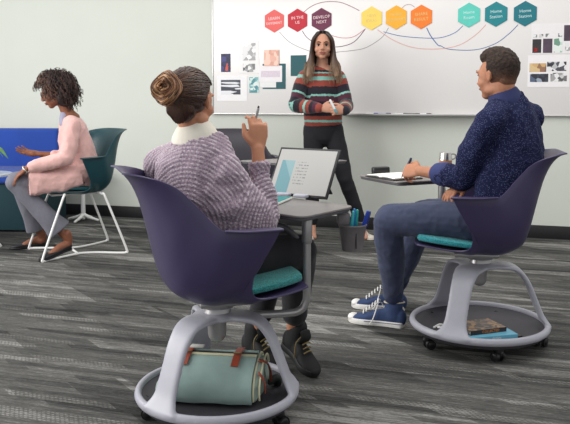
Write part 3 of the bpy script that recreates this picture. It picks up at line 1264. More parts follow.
sec = bag_sec()
pp = catmull(sec + [sec[0]], 4)[:-1]
cenb = sum(pp, V((0, 0, 0))) / len(pp)
vs, fs = [], []
stn = [(-.185, .80), (-.18, .92), (-.165, .98), (-.10, 1.0), (0, 1.01), (.10, 1.0), (.155, .97), (.172, .91), (.178, .80)]
for x, k in stn:
    for p in pp:
        q = cenb + (p - cenb) * k
        vs.append(V((x + .02 * noise.noise(q * 12), q.y, max(q.z, .003))))
n = len(pp)
for i in range(len(stn) - 1):
    for j in range(n):
        fs.append((i * n + j, (i + 1) * n + j, (i + 1) * n + (j + 1) % n, i * n + (j + 1) % n))
fs.append(tuple(range(n)))
fs.append(tuple((len(stn) - 1) * n + j for j in range(n - 1, -1, -1)))
b = MB()
b.add(vs, fs)
me = fuse(b, .005, 4)
wrinkle(me, .0018, 14, seed=3)
link('body', me, M_canvas2, bag)


def wrap(x0, x1, i0, i1, off, th, m, name, nseg=None, wr=0.0):
    """a strip laid round the bag section between outline indices i0..i1"""
    b = MB()
    seg = pp[i0:i1 + 1]
    xs = [x0 + (x1 - x0) * k / 8 for k in range(9)] if nseg is None else [x0, x1]
    vs, fs = [], []
    for x in xs:
        for lay in (off, off + th):
            for j, p in enumerate(seg):
                d = (p - cenb).normalized()
                o_ = lay + wr * noise.noise(V((x * 14, p.y * 14, p.z * 14)))
                vs.append(V((x, p.y + d.y * o_, p.z + d.z * o_)))
    ns = len(seg)
    for i in range(len(xs) - 1):
        for j in range(ns - 1):
            a, c_ = (i * 2) * ns, (i * 2 + 2) * ns
            fs.append((a + j, c_ + j, c_ + j + 1, a + j + 1))
            fs.append((a + ns + j, a + ns + j + 1, c_ + ns + j + 1, c_ + ns + j))
        for j in (0, ns - 1):
            a, c_ = (i * 2) * ns + j, (i * 2 + 2) * ns + j
            fs.append((a, a + ns, c_ + ns, c_))
    for i in (0, len(xs) - 1):
        for j in range(ns - 1):
            a = (i * 2) * ns + j
            fs.append((a, a + 1, a + ns + 1, a + ns))
    b.add(vs, fs)
    return b.build(name, m, bag)


flap = wrap(-.172, .150, 1, 23, .004, .005, M_canvas, 'flap', wr=.004)
wrap(-.172, .150, 20, 21, .010, .002, M_dk, 'flap_binding')
wrap(-.172, .150, 19, 20, .010, .0015, M_cream, 'flap_piping')
for x in (-.115, .068):
    s_ = wrap(x, x + .026, 15, 25, .0125, .003, M_rust, 'strap', nseg=1)
    bb = MB()
    k = pp[19]
    bb.box((x + .013, k.y, k.z + .021), (.030, .012, .004), bev=.0015)
    bb.build('buckle', mat('brass', (130, 100, 60), .35, .8), s_)
b = MB()
b.box((-.075, .035, .162), (.05, .03, .006), bev=.002)
b.build('name_patch', mat('grey_patch', (190, 190, 184), .6), bag)
# side gusset: piping arcs and rust straps at the right end
b = MB()
for k, dx in ((.93, .176), (.99, .156)):
    b.loft([V((dx, (cenb + (p - cenb) * k).y, (cenb + (p - cenb) * k).z)) for p in pp[2:34:2]], [.0035] * 16, n=6, sub=2)
b.build('side_piping', M_cream, bag)
b = MB()
b.loft([(.172, -.085, .115), (.186, -.07, .085), (.190, -.06, .04)], [(.010, .003)] * 3, side=(0, 1, 0), n=8)
b.build('side_strap', M_rust, bag)
b = MB()
b.loft([(.165, -.02, .137), (.186, .01, .120), (.194, .035, .08), (.192, .05, .04)], [(.010, .003)] * 4, side=(0, 1, 0), n=8)
b.build('side_strap', M_rust, bag)
b = MB()
b.loft([(.19, .06, .03), (.21, .08, .04), (.215, .10, .012), (.19, .11, .012)], [.012, .014, .012, .01], n=10)
b.build('shoulder_strap', M_dk, bag)

# ------------------------------------------------------------------ people
def frame(fwd, up=(0, 0, 1)):
    """matrix whose columns are right, forward, up"""
    f = V(fwd).normalized()
    u = V(up)
    r = f.cross(u).normalized()
    u = r.cross(f).normalized()
    return Matrix((r, f, u)).transposed()


def skin_mat(name, c, c2):
    m = mat(name, c, .55, var=.06, vscale=25, sub=.15, spec=.35, bump=.08, bscale=500)
    return m


def add_hand(mb, wrist, d, back, thumb, curl=(25, 35, 25), spread=4, sc=1.0, thumb_in=25, curls=None):
    """d: along the fingers, back: out of the back of the hand, thumb: towards the thumb side"""
    d = V(d).normalized()
    back = (V(back) - d * V(back).dot(d)).normalized()
    th = (V(thumb) - d * V(thumb).dot(d) - back * V(thumb).dot(back)).normalized()
    w_ = V(wrist)
    mb.loft([w_ - d * .02, w_ + d * .02 * sc, w_ + d * .055 * sc, w_ + d * .088 * sc], [(.024 * sc, .017 * sc), (.033 * sc, .016 * sc), (.040 * sc, .015 * sc), (.038 * sc, .012 * sc)], side=th, n=14, sub=4)
    mb.ell(w_ + d * .04 * sc + th * .026 * sc - back * .008 * sc, (.018 * sc,) * 3)
    Ls = [(.040, .025, .020), (.044, .028, .021), (.041, .026, .021), (.032, .020, .018)]
    for i in range(4):
        o = (1.5 - i) * .0195 * sc
        p = w_ + d * (.084 - abs(1.2 - i) * .004) * sc + th * o
        ang = 0.0
        cs = curls[i] if curls else curl
        sp = R(spread * (1.5 - i))
        pts = [p - d * .012 * sc, p]
        for L, cdeg in zip(Ls[i], cs):
            ang += R(cdeg)
            dd = (d * math.cos(ang) - back * math.sin(ang))
            dd = (dd + th * math.sin(sp)).normalized()
            p = p + dd * L * sc
            pts.append(p)
        rr_ = [.0095, .0092, .0084, .0076, .0066]
        mb.loft(pts, [x * sc for x in rr_], side=th, n=10, sub=2)
    # thumb leaves the side of the palm near its base
    p = w_ + d * .022 * sc + th * .026 * sc
    a = R(42)
    t1 = (d * math.cos(a) + th * math.sin(a) - back * .25).normalized()
    a2 = R(thumb_in)
    t2 = (d * math.cos(a2) + th * math.sin(a2) * .5 - back * .45).normalized()
    mb.loft([p, p + t1 * .036 * sc, p + t1 * .036 * sc + t2 * .030 * sc, p + t1 * .036 * sc + t2 * .052 * sc], [.014 * sc, .0115 * sc, .0105 * sc, .008 * sc], side=back, n=10, sub=3)


def add_head(mb, c, F, sc=1.0, female=True, ears=True):
    nz = 0.0 if female else -.006
    """c: head centre, F: frame matrix (right, forward, up)"""
    def P(x, y, z):
        return V(c) + F @ (V((x, y, z)) * sc)
    def E(x, y, z, r):
        mb.ell(P(x, y, z), tuple(k * sc for k in r), F, n=20, m=14)
    E(0, -.015, .030, (.074, .092, .083))
    E(0, .030, .005, (.064, .060, .078))
    E(0, .035, -.040, (.054 if female else .058, .052, .058))
    E(0, .058, -.083, (.026 if female else .032, .026, .022))
    for s in (-1, 1):
        E(s * .036, .050, -.028, (.027, .032, .026))
        E(s * .045, .010, -.062, (.016, .036, .022))
        E(s * .030, .077, .026, (.024, .014, .008))
        E(s * .012, .098, -.026, (.0085, .010, .007))
        if ears:
            mb.loft([P(s * .070, .006, .012), P(s * .077, -.006, .018), P(s * .080, -.014, .003), P(s * .076, -.010, -.016), P(s * .070, .004, -.026)], [.005 * sc, .006 * sc, .006 * sc, .006 * sc, .005 * sc], n=8)
            E(s * .073, -.004, -.004, (.006, .014, .024))
    mb.loft([P(0, .085, .026), P(0, .093, .004), P(0, .103 + nz, -.018), P(0, .102 + nz, -.026)], [.010 * sc, .0095 * sc, .0120 * sc, .009 * sc], n=12)
    E(0, .084 + nz, -.050, (.024, .012, .008))
    E(0, .083 + nz, -.060, (.020, .011, .007))


def eye_dents(me, c, F, sc=1.0):
    co = co_of(me)
    f = np.array(F @ V((0, 1, 0)))
    for s in (-1, 1):
        q = np.array(V(c) + F @ (V((s * .031, .084, .006)) * sc))
        d2 = ((co - q) ** 2).sum(1)
        co = co - f[None, :] * (0.010 * np.exp(-d2 / (2 * (.013 * sc) ** 2)))[:, None]
    set_co(me, co)


M_eye = mat('eye_white', (176, 168, 162), .3)
M_iris = mat('dark_brown_iris', (44, 28, 22), .15)
M_lip = mat('rose_lips', (150, 84, 76), .4)
M_brow = mat('dark_brow', (46, 32, 26), .8)


def face_parts(root, c, F, sc=1.0, lip=M_lip, brow=M_brow, lashes=True, nz=0.0):
    def P(x, y, z):
        return V(c) + F @ (V((x, y, z)) * sc)
    for s in (-1, 1):
        b = MB()
        b.ell(P(s * .031, .068, .006), (.0125 * sc,) * 3, F)
        e = b.build('eye', M_eye, root)
        b = MB()
        b.ell(P(s * .031, .0770, .005), (.0075 * sc, .004 * sc, .0075 * sc), F)
        b.build('iris', M_iris, e)
        b = MB()
        b.loft([P(s * .018, .079, .010), P(s * .031, .083, .0135), P(s * .045, .075, .009)], [.0022, .0028, .0022], n=6)
        b.build('eyelid', brow, e)
        b = MB()
        b.loft([P(s * .014, .092, .026), P(s * .030, .091, .032), P(s * .048, .080, .027)], [.0028, .0036, .002], n=6)
        b.build('eyebrow', brow, root)
    b = MB()
    b.loft([P(-.024, .087, -.053), P(-.009, .095 + nz, -.049), P(0, .0955 + nz, -.051), P(.009, .095 + nz, -.049), P(.024, .087, -.053)], [.002, .0042, .0036, .0042, .002], n=8)
    b.loft([P(-.022, .087, -.055), P(0, .094 + nz, -.061), P(.022, .087, -.055)], [.002, .0055, .002], n=8)
    b.build('lips', lip, root)


def add_arm(mb, sh, el, wr, k=1.0):
    sh, el, wr = V(sh), V(el), V(wr)
    mb.loft([sh, sh.lerp(el, .5), el], [.042 * k, .037 * k, .034 * k], n=14, sub=4)
    mb.loft([el, el.lerp(wr, .3), el.lerp(wr, .75), wr], [.034 * k, .036 * k, .027 * k, (.024 * k)], n=14, sub=4)


def add_leg(mb, hip, kn, an, k=1.0):
    hip, kn, an = V(hip), V(kn), V(an)
    mb.loft([hip, hip.lerp(kn, .5), kn], [.07 * k, .06 * k, .048 * k], n=14, sub=4)
    mb.loft([kn, kn.lerp(an, .35), kn.lerp(an, .8), an], [.046 * k, .048 * k, .034 * k, .032 * k], n=14, sub=4)


def local_frame(root):
    return None


def sneaker(parent, toe, heel, zs, ankle, mats, name='shoe', high=True, w=.048, heel_z=0.0):
    """toe, heel (x,y): shoe from heel to toe on the floor; heel_z lifts the heel"""
    t, h = V((*toe, zs)), V((*heel, zs + heel_z))
    d = (t - h)
    L = d.length
    F = frame(d)
    sh = empty(name)
    sh.parent = parent
    sh.location = h
    sh.rotation_euler = F.to_euler()
    up_m, sole_m, lace_m = mats
    def outline(k):
        half = [(0, .0), (.02, .028), (.10, .034), (.30, .030), (.48, .034), (.66, .046), (.82, .044), (.94, .028), (1.0, .0)]
        P = catmull([V((x_, y_, 0)) for x_, y_ in half], 4)
        pts = [(-p.y * w / .048 * k, p.x * L) for p in P] + [(p.y * w / .048 * k, p.x * L) for p in reversed(P[1:-1])]
        return pts
    b = MB()
    b.prism(outline(1.0), 0, .028 if high else .012, .003)
    b.build('sole', sole_m, sh)
    u = MB()
    st_ = [(.06, .030, .085), (.20, .031, .088), (.35, .030, .082), (.50, .034, .068), (.66, .041, .050), (.82, .041, .040), (.93, .028, .032)]
    if not high:
        st_ = [(.05, .028, .058), (.20, .031, .045), (.40, .030, .030), (.60, .036, .028), (.80, .040, .028), (.93, .026, .022)]
    q = MB()
    q.loft([(0, x_ * L, z_ / 2 + .004) for x_, w_, z_ in st_], [(w_ * w / .048, z_ / 2) for x_, w_, z_ in st_], side=(1, 0, 0), n=20, sub=4, power=2.6)
    if high:
        a = F.inverted() @ (V(ankle) - h)
        q.loft([(0, L * .19, .05), (0, L * .19, .085), (a.x * .6, L * .17, .125)], [(.036, .05), (.036, .046), (.038, .045)], side=(1, 0, 0), n=18, sub=3)
    me = fuse(q, .004, 4)
    link('upper', me, up_m, sh)
    return sh, F, h, L


def converse(parent, toe, heel, zs, ankle):
    M_cv = mat('navy_canvas', (46, 64, 102), .85, var=.1, vscale=40, bump=.3, bscale=800)
    M_rb = mat('white_rubber', (228, 226, 222), .45)
    sh, F, h, L = sneaker(parent, toe, heel, zs, ankle, (M_cv, M_rb, None), 'canvas_sneaker')
    b = MB()
    b.ell((0, L * .90, .026), (.036, L * .10, .020))
    b.build('toe_cap', M_rb, sh)
    b = MB()
    for k in range(6):
        y = L * (.70 - .052 * k)
        z = .062 + .0125 * k
        b.loft([(-.024, y, z - .006), (0, y + .004, z + .006), (.024, y, z - .006)], [.0032] * 3, n=6)
    b.loft([(-.01, L * .45, .110), (-.035, L * .46, .085), (-.052, L * .50, .04), (-.05, L * .56, .01)], [.0028] * 4, n=6)
    b.loft([(.01, L * .45, .110), (.040, L * .43, .100), (.048, L * .38, .06)], [.0028] * 3, n=6)
    b.build('lace', M_rb, sh)
    b = MB()
    for s in (-1, 1):
        b.loft([(s * .036, L * .04, .022), (s * .0385, L * .3, .022), (s * .047, L * .66, .022)], [(.0012, .0016)] * 3, n=6)
    b.build('sole_stripe', mat('navy_stripe', (40, 52, 96), .5), sh)
    b = MB()
    b.loft([(0.036, L * .13, .128), (0, L * .0, .128), (-.036, L * .13, .128), (-.02, L * .32, .122), (.02, L * .32, .122), (.036, L * .13, .128)], [.004] * 6, n=8)
    b.build('collar', mat('cream_collar', (200, 190, 170), .7), sh)
    return sh


def boot(parent, toe, heel, zs, ankle, heel_z):
    M_b = mat('black_suede', (15, 14, 16), .8, var=.1)
    sh, F, h, L = sneaker(parent, toe, heel, zs, ankle, (M_b, mat('black_rubber_sole', (20, 20, 22), .6), None), 'ankle_boot', heel_z=heel_z)
    b = MB()
    b.loft([(0, L * .42, .09), (.0, L * .46, .115), (0, L * .40, .135)], [(.03, .012), (.028, .012), (.026, .010)], side=(1, 0, 0), n=10)
    b.build('tongue', M_b, sh)
    b = MB()
    for k in range(5):
        y, z = L * (.62 - .05 * k), .070 + .014 * k
        b.loft([(-.02, y, z - .004), (0, y + .003, z + .006), (.02, y, z - .004)], [.003] * 3, n=6)
    b.loft([(0, L * .42, .13), (.045, L * .45, .10), (.042, L * .5, .03)], [.0025] * 3, n=6)
    b.build('lace', mat('olive_lace', (120, 104, 60), .7), sh)
    return sh


def strands(mb, n, path_fn, r0=.003, r1=.001, k=6, seg=5):
    for i in range(n):
        pts, c = path_fn(i, n)
        m_ = len(pts)
        rr_ = [r0 + (r1 - r0) * (j / (m_ - 1)) ** 2 for j in range(m_)]
        mb.loft(pts, rr_, n=seg, sub=2, cap=False, c=c)


def pull_cap(me, c, F, y0, z0, k=.80):
    """hairline: draw the cap inside the head where the face shows"""
    co = co_of(me)
    lo = (co - np.array(c)) @ np.array(F)
    a = 1 / (1 + np.exp(-(lo[:, 1] - y0) / .004))
    b_ = 1 / (1 + np.exp((lo[:, 2] - z0) / .004))
    m = (a * b_)[:, None]
    ctr = np.array(V(c) + F @ V((0, -.01, .02)))
    set_co(me, co * (1 - m) + (ctr + (co - ctr) * k) * m)


# ============================================================ A: woman in the lilac sweater
SK_A = skin_mat('skin_tan_warm', (188, 132, 102), None)
pA = empty('person', (-.35, 2.71, 0))
tag(pA, 'woman seated, brown hair bun, chunky lilac sweater, raised hand holding a pen', 'person')
PA = Matrix.Translation(-V(pA.location))


def put(o, root):
    """meshes are laid out in world space; hang them on the person's root"""
    o.parent = root
    o.matrix_parent_inverse = Matrix.Translation(-V(root.location))
    return o


def wbuild(mb, name, m, root, smooth=True):
    return put(mb.build(name, m, None, smooth), root)


def wlink(name, me, m, root):
    return put(link(name, me, m), root)


class Shift:
    """root proxy: parts laid out in world coordinates"""
    pass


def face_world(root, c, F, sc=1.0, **k):
    holder = len(bpy.data.objects)
    before = set(bpy.data.objects)
    face_parts(None, c, F, sc, **k)
    for o in set(bpy.data.objects) - before:
        if o.parent is None:
            put(o, root)


hcA = V((-.335, 2.655, 1.135))
FA = frame((math.cos(R(67)), math.sin(R(67)), -.06))
shR, shL = V((-.205, 2.59, .890)), V((-.468, 2.80, .890))
elR, wrR = V((-.085, 2.66, .745)), V((-.098, 2.70, .965))
elL, wrL = V((-.40, 3.03, .79)), V((-.19, 3.06, .765))
hipR, hipL = V((-.28, 2.60, .572)), V((-.34, 2.77, .572))
knR, knL = V((.055, 2.84, .560)), V((-.03, 3.10, .56))
anR, anL = V((.035, 3.10, .18)), V((-.120, 3.19, .14))
b = MB()
add_head(b, hcA, FA, 1.0)
nk = V((-.318, 2.675, .985))
b.loft([hcA + V((0, 0, -.05)), nk, V((-.315, 2.69, .93))], [.050, .048, .07], n=18)
b.loft([V((-.315, 2.69, .93)), V((-.33, 2.70, .8)), V((-.35, 2.71, .6))], [(.10, .06), (.11, .07), (.11, .08)], side=(.766, -.643, 0), n=20)
add_arm(b, shR, elR, wrR, .95)
add_arm(b, shL, elL, wrL, .9)
add_leg(b, hipR, knR, anR, .9)
add_leg(b, hipL, knL, anL, .9)
# raised hand: back of the hand faces the camera, fingers bent over the pen
add_hand(b, wrR + V((0, 0, .0)), (.02, .12, 1), (.25, -1, .1), (-1, -.15, 0), curls=[(22, 45, 25), (30, 50, 25), (38, 50, 25), (45, 50, 25)], sc=.92, thumb_in=10, spread=5)
add_hand(b, wrL, (1, .1, -.1), (0, 0, 1), (0, 1, 0), sc=.9)
me = fuse(b, .0042, 3)
wlink('body', me, SK_A, pA)
face_world(pA, hcA, FA)

# sweater
nrm = V((math.cos(R(50)), math.sin(R(50)), 0))
sd = V((.766, -.643, 0))
b = MB()
b.loft([(-.335, 2.70, .57), (-.345, 2.69, .68), (-.335, 2.685, .78), (-.32, 2.68, .88), (-.315, 2.68, .965), (-.322, 2.675, 1.012)],
       [(.135, .125), (.15, .13), (.165, .13), (.17, .12), (.145, .100), (.084, .077)], side=sd, n=28, sub=5, cap=False)
b.loft([shR + V((0, 0, .012)), V((-.318, 2.68, .945)), shL + V((0, 0, .012))], [.058, .075, .058], n=20)
b.loft([shR - sd * .06 + V((0, 0, .01)), shR, shR.lerp(elR, .5) + V((.0, -.02, -.045)), elR + V((-.01, -.02, -.02))], [.060, .062, .070, .074], n=20)
b.loft([elR + V((0, 0, -.02)), elR.lerp(wrR, .22) + V((.008, 0, 0)), elR.lerp(wrR, .50), elR.lerp(wrR, .76)], [.070, .052, .040, .0385], n=20, cap=False)
b.loft([shR + V((-.03, 0, -.06)), V((-.18, 2.60, .78)), V((-.13, 2.61, .735))], [.07, .09, .075], n=20)
b.loft([V((-.24, 2.62, .70)), V((-.16, 2.60, .725)), V((-.10, 2.63, .735))], [.08, .075, .05], n=20)
b.loft([shL, shL.lerp(elL, .5), elL, elL.lerp(wrL, .6)], [.058, .066, .062, .045], n=18)
me = fuse(b, .0046, 6)
wrinkle(me, .009, 6, (1, 1, 1.3), seed=1.3)
wrinkle(me, .004, 14, seed=5.3)
co, no = co_of(me), no_of(me)
c0 = np.array((-.36, 2.50, .70))
c1 = np.array((-.02, 2.62, .71))
d0 = np.linalg.norm(co - c0, axis=1)
d1 = np.linalg.norm(co - c1, axis=1)
q = np.where(d1 < .19, d1 + .02, d0)
g = 1 / (1 + np.exp(-(d1 - .19) / .006))
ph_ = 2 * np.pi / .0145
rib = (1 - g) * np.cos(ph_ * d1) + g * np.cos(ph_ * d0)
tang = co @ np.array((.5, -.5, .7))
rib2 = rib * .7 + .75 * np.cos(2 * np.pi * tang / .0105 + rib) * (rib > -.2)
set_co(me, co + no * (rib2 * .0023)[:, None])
set_attr(me, 'c', .5 + .33 * rib2)  # yarn shade put into the colour: dark rib grooves, pale ridges; noise adds marl
M_knit = attr_ramp_mat('lilac_marled_shaded_knit', [(0.0, (96, 80, 98)), (.3, (140, 122, 138)), (.65, (178, 160, 172)), (1.0, (212, 200, 208))], .95, bump=1.0, bscale=230, sheen=.3, noise_amt=1.0, nscale=190)
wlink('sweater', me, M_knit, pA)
# shirt collar
b = MB()
b.loft([(-.320, 2.678, .998), (-.323, 2.673, 1.025), (-.328, 2.668, 1.052), (-.330, 2.667, 1.060)], [(.092, .084), (.082, .074), (.062, .058), (.054, .052)], side=sd, n=26, sub=4, cap=False)
me = fuse(b, .004, 3)
wlink('shirt_collar', me, mat('cream_shirt', (226, 220, 206), .8, var=.03, bump=.2, bscale=500), pA)
# trousers
b = MB()
b.loft([(-.345, 2.71, .66), (-.345, 2.71, .57)], [(.130, .10), (.135, .10)], side=sd, n=22)
for h_, k_, a_ in ((hipR, knR, anR), (hipL, knL, anL)):
    b.loft([h_, h_.lerp(k_, .5), k_], [.084, .080, .068], n=18)
    b.loft([k_, k_.lerp(a_, .3), k_.lerp(a_, .78)], [.068, .066, .050], n=18)
    b.loft([k_.lerp(a_, .70), k_.lerp(a_, .80)], [.053, .053], n=18)
me = fuse(b, .006, 5)
wrinkle(me, .003, 9, seed=8)
wlink('trousers', me, mat('black_denim', (20, 20, 26), .85, var=.12, vscale=60, sheen=.1), pA)
boot(pA, (0, 0), (1, 0), 0, (0, 0, 0), 0) if False else None


def shoe_on(fn, root, *a):
    s_ = fn(None, *a)
    put(s_, root)
    return s_


shoe_on(boot, pA, (.128, 2.99), (.0, 3.15), .004, (.03, 3.12, .20), .085)
shoe_on(boot, pA, (-.02, 3.06), (-.175, 3.24), .004, (-.13, 3.20, .16), .03)

# hair A: swept into a bun
def on_head(c, F, v, k=1.0):
    v = V(v).normalized()
    ctr = V(c) + F @ V((0, -.012, .028))
    return ctr + F @ V((v.x * .0775 * k, v.y * .0965 * k, v.z * .0885 * k))


HAIR_A = attr_ramp_mat('balayage_brown_hair', [(0, (36, 24, 20)), (.30, (64, 42, 32)), (.55, (106, 70, 48)), (.8, (156, 110, 74)), (1, (196, 152, 108))], .42, spec=.5, noise_amt=.25, nscale=120)
bunL = V((-.16, -1.05, .08)).normalized()
bunc = on_head(hcA, FA, bunL, 1.30)
b = MB()
b.ell(V(hcA) + FA @ V((0, -.018, .030)), (.0765, .094, .087), FA, n=24, m=16)
b.ell(V(hcA) + FA @ V((0, -.050, -.030)), (.052, .040, .048), FA, n=20, m=12)
cut = fuse(b, .004, 3)
co = co_of(cut)
loc_ = (co - np.array(hcA)) @ np.array(FA)
# keep clear of the face: pull the front of the cap in
pull_cap(cut, hcA, FA, .014, .050)
co = co_of(cut)
lo = (co - np.array(hcA)) @ np.array(FA)
set_attr(cut, 'c', .24 + .14 * np.sin(lo[:, 0] * 260 + lo[:, 2] * 90))
wlink('hair', cut, HAIR_A, pA)
b = MB()
def pathA(i, n):
    t = i / n
    a = 2 * math.pi * t + random.uniform(-.03, .03)
    # hairline ring: front high, sides before the ears, nape low
    y0 = .55 * math.cos(a) + random.uniform(-.05, .05)
    x0 = math.sin(a)
    z0 = .62 * math.cos(a) - .12 if math.cos(a) > 0 else .95 * math.cos(a) - .15
    s_ = V((x0, (.75 if math.cos(a) > 0 else .9) * math.cos(a) * (1 if math.cos(a) > 0 else .5) , z0)).normalized()
    if abs(x0) > .7:
        s_ = V((x0, -.05 + .3 * math.cos(a), z0 * .8 + .05)).normalized()
    e_ = (bunL + V((random.uniform(-.28, .28), 0, random.uniform(-.28, .28)))).normalized()
    pts, cc = [], []
    lift = random.uniform(1.0, 1.035)
    tone = random.uniform(-.10, .12)
    for j in range(7):
        u = j / 6
        v = s_.lerp(e_, u).normalized()
        pts.append(on_head(hcA, FA, v, lift + .03 * math.sin(math.pi * u)))
        cc.append(min(1, max(0, .18 + .34 * u ** 1.5 + tone)))
    return pts, cc
strands(b, 620, pathA, .0021, .0018)
for i in range(220):
    x = random.uniform(-.052, .052)
    cx = math.sqrt(max(0, 1 - (x / .055) ** 2))
    tn = random.uniform(-.08, .10)
    pts = [hcA + FA @ V(p) for p in ((x * .8, -.046 - .028 * cx, -.078 + .030 * (x / .052) ** 2 + random.uniform(-.005, .005)), (x * 1.02, -.051 - .040 * cx, -.045), (x * 1.0, -.052 - .050 * cx, -.015), (x * .6 - .004, -.060 - .052 * cx, .012), (x * .3 - .010, -.118, .030))]
    b.loft(pts, [.0015, .0020, .0022, .0022, .0022], n=5, sub=3, cap=False, c=[max(0, t + tn) for t in (.24, .28, .34, .44, .6)])
wbuild(b, 'hair_strands', HAIR_A, pA)
b = MB()
ax = (bunc - V(hcA)).normalized()
Fb = frame(ax)
b.ell(bunc - ax * .012, (.040, .024, .044), Fb, cval=.35)
for i in range(420):
    ph0 = random.uniform(0, 2 * math.pi)
    R0 = .051 * math.sqrt(random.uniform(.02, 1))
    tw = random.uniform(-.5, .5)
    hgt = random.uniform(-.022, .024)
    tone = .72 + .26 * math.sin(ph0 * 2 + R0 * 160) + random.uniform(-.14, .14)
    pts, cc = [], []
    span = random.uniform(1.6, 3.4)
    for j in range(9):
        u = j / 8
        a = ph0 + span * u
        rr_ = R0 + .005 * math.sin(2 * a + tw * 3)
        tube = hgt * (1 - .4 * R0 / .051) + .007 * math.sin(3 * a + 2) + .006 * tw
        pts.append(bunc + Fb @ V((rr_ * math.cos(a), tube + .010 * (1 - (R0 / .043)), rr_ * 1.12 * math.sin(a))))
        cc.append(min(1, max(0, tone + .15 * math.sin(5 * u))))
    b.loft(pts, [.0019] * 9, n=4, sub=2, cap=False, c=cc)
wbuild(b, 'hair_bun', HAIR_A, pA)

pen = empty('pen', (-.110, 2.735, 1.058))
tag(pen, "silver pen held up between the fingers of the lilac sweater woman's raised hand", 'pen')
pen.rotation_euler = (R(12), R(14), 0)
b = MB()
b.loft([(0, 0, -.03), (0, 0, .052)], [.0055, .0055], n=12, sub=1)
b.build('barrel', mat('silver_pen', (190, 190, 192), .3, .4), pen)
b = MB()
b.loft([(0, 0, .0535), (0, 0, .060)], [.0042, .0035], n=12, sub=1)
b.build('clicker', M_black, pen)

# ============================================================ C: man in the navy shirt
SK_C = skin_mat('skin_light_brown', (176, 122, 94), None)
pC = empty('person', (1.0, 3.41, 0))
tag(pC, 'man with short dark curly hair and speckled navy shirt, writing at his chair desk', 'person')
hcC = V((.965, 3.42, 1.245))
FC = frame((math.cos(R(130)), math.sin(R(130)), -.08))
fC = V((math.cos(R(132)), math.sin(R(132)), 0))
sC = V((fC.y, -fC.x, 0))     # right-hand side
shLc, shRc = V((.905, 3.30, 1.045)), V((1.160, 3.54, 1.05))
elLc, wrLc = V((.805, 3.44, .785)), V((.655, 3.63, .790))
elRc, wrRc = V((1.0, 3.70, .80)), V((.83, 3.50, .722))
hipLc, hipRc = V((.950, 3.34, .575)), V((.975, 3.50, .575))
knLc, knRc = V((.495, 3.53, .565)), V((.69, 3.74, .555))
anLc, anRc = V((.545, 3.70, .12)), V((.600, 3.98, .12))
b = MB()
add_head(b, hcC, FC, .98, female=False)
b.loft([hcC + FC @ V((0, -.02, -.05)), V((1.0, 3.41, 1.13)), V((1.02, 3.42, 1.07))], [.057, .058, .08], n=18)
b.loft([V((1.02, 3.42, 1.07)), V((1.045, 3.42, .85)), V((1.03, 3.41, .70)), V((.99, 3.41, .6))], [(.11, .065), (.11, .07), (.10, .07), (.10, .07)], side=sC, n=20)
add_arm(b, shLc, elLc, wrLc, 1.05)
add_arm(b, shRc, elRc, wrRc, 1.0)
add_leg(b, hipLc, knLc, anLc)
add_leg(b, hipRc, knRc, anRc)
dL = (wrLc - elLc).normalized()
add_hand(b, wrLc, dL + V((-.1, .05, -.05)), (-.5, -.75, .55), (-.3, .1, 1), curls=[(50, 45, 30), (55, 55, 35), (60, 60, 35), (60, 60, 35)], sc=1.0, thumb_in=5)
add_hand(b, wrRc, (-.75, -.55, -.12), (0, 0, 1), (.3, -1, 0), curl=(30, 30, 20), sc=.85)
me = fuse(b, .0044, 3)
wlink('body', me, SK_C, pC)
face_world(pC, hcC, FC, .98, lip=mat('light_brown_lips', (148, 98, 80), .5), nz=-.013)
# shirt
b = MB()
b.loft([(.975, 3.42, .60), (.985, 3.42, .74), (1.01, 3.42, .90)], [(.13, .095), (.135, .10), (.14, .09)], side=sC, n=24)
b.loft([(.99, 3.415, .62), (1.005, 3.41, .70), (1.035, 3.415, .80), (1.04, 3.42, .94), (1.03, 3.42, 1.04), (1.02, 3.42, 1.10), (1.003, 3.412, 1.155)],
       [(.13, .11), (.14, .12), (.160, .125), (.172, .120), (.165, .110), (.135, .095), (.076, .071)], side=sC, n=28, sub=5, cap=False)
b.loft([shLc + V((0, 0, .01)), V((1.02, 3.42, 1.085)), shRc + V((0, 0, .01))], [.058, .080, .058], n=20)
b.loft([(.985, 3.425, .535), (.995, 3.42, .64)], [(.14, .095), (.145, .10)], side=(.17, .985, 0), n=24, cap=False)
b.loft([shLc + V((.03, .03, 0)), shLc, shLc.lerp(elLc, .5) + V((-.005, 0, -.01)), elLc + V((.01, 0, -.01))], [.060, .062, .064, .058], n=20)
b.loft([elLc + V((.01, 0, -.01)), elLc.lerp(wrLc, .20), elLc.lerp(wrLc, .42)], [.060, .060, .052], n=20)
b.loft([shRc, shRc.lerp(elRc, .5), elRc, elRc.lerp(wrRc, .35)], [.062, .06, .055, .048], n=20)
me = fuse(b, .0058, 5)
wrinkle(me, .009, 6.5, (1, 1, .5), seed=21)
wrinkle(me, .0035, 15, seed=2)
M_shirt = mat('navy_speckled_cotton', (38, 44, 84), .9, spec=.2)
nt = M_shirt.node_tree
tc = N(nt, 'ShaderNodeTexCoord')
vz = N(nt, 'ShaderNodeTexVoronoi')
vz.inputs['Scale'].default_value = 215
nt.links.new(tc.outputs['Object'], vz.inputs['Vector'])
sp = N(nt, 'ShaderNodeSeparateColor')
nt.links.new(vz.outputs['Color'], sp.inputs[0])
dot = math_node(nt, 'MULTIPLY', math_node(nt, 'LESS_THAN', vz.outputs['Distance'], .30), math_node(nt, 'GREATER_THAN', sp.outputs[0], .45))
nt.links.new(mixc(nt, dot, lin((27, 32, 64)), lin((104, 112, 152))), nt.nodes['Principled BSDF'].inputs['Base Color'])
wlink('shirt', me, M_shirt, pC)
b = MB()
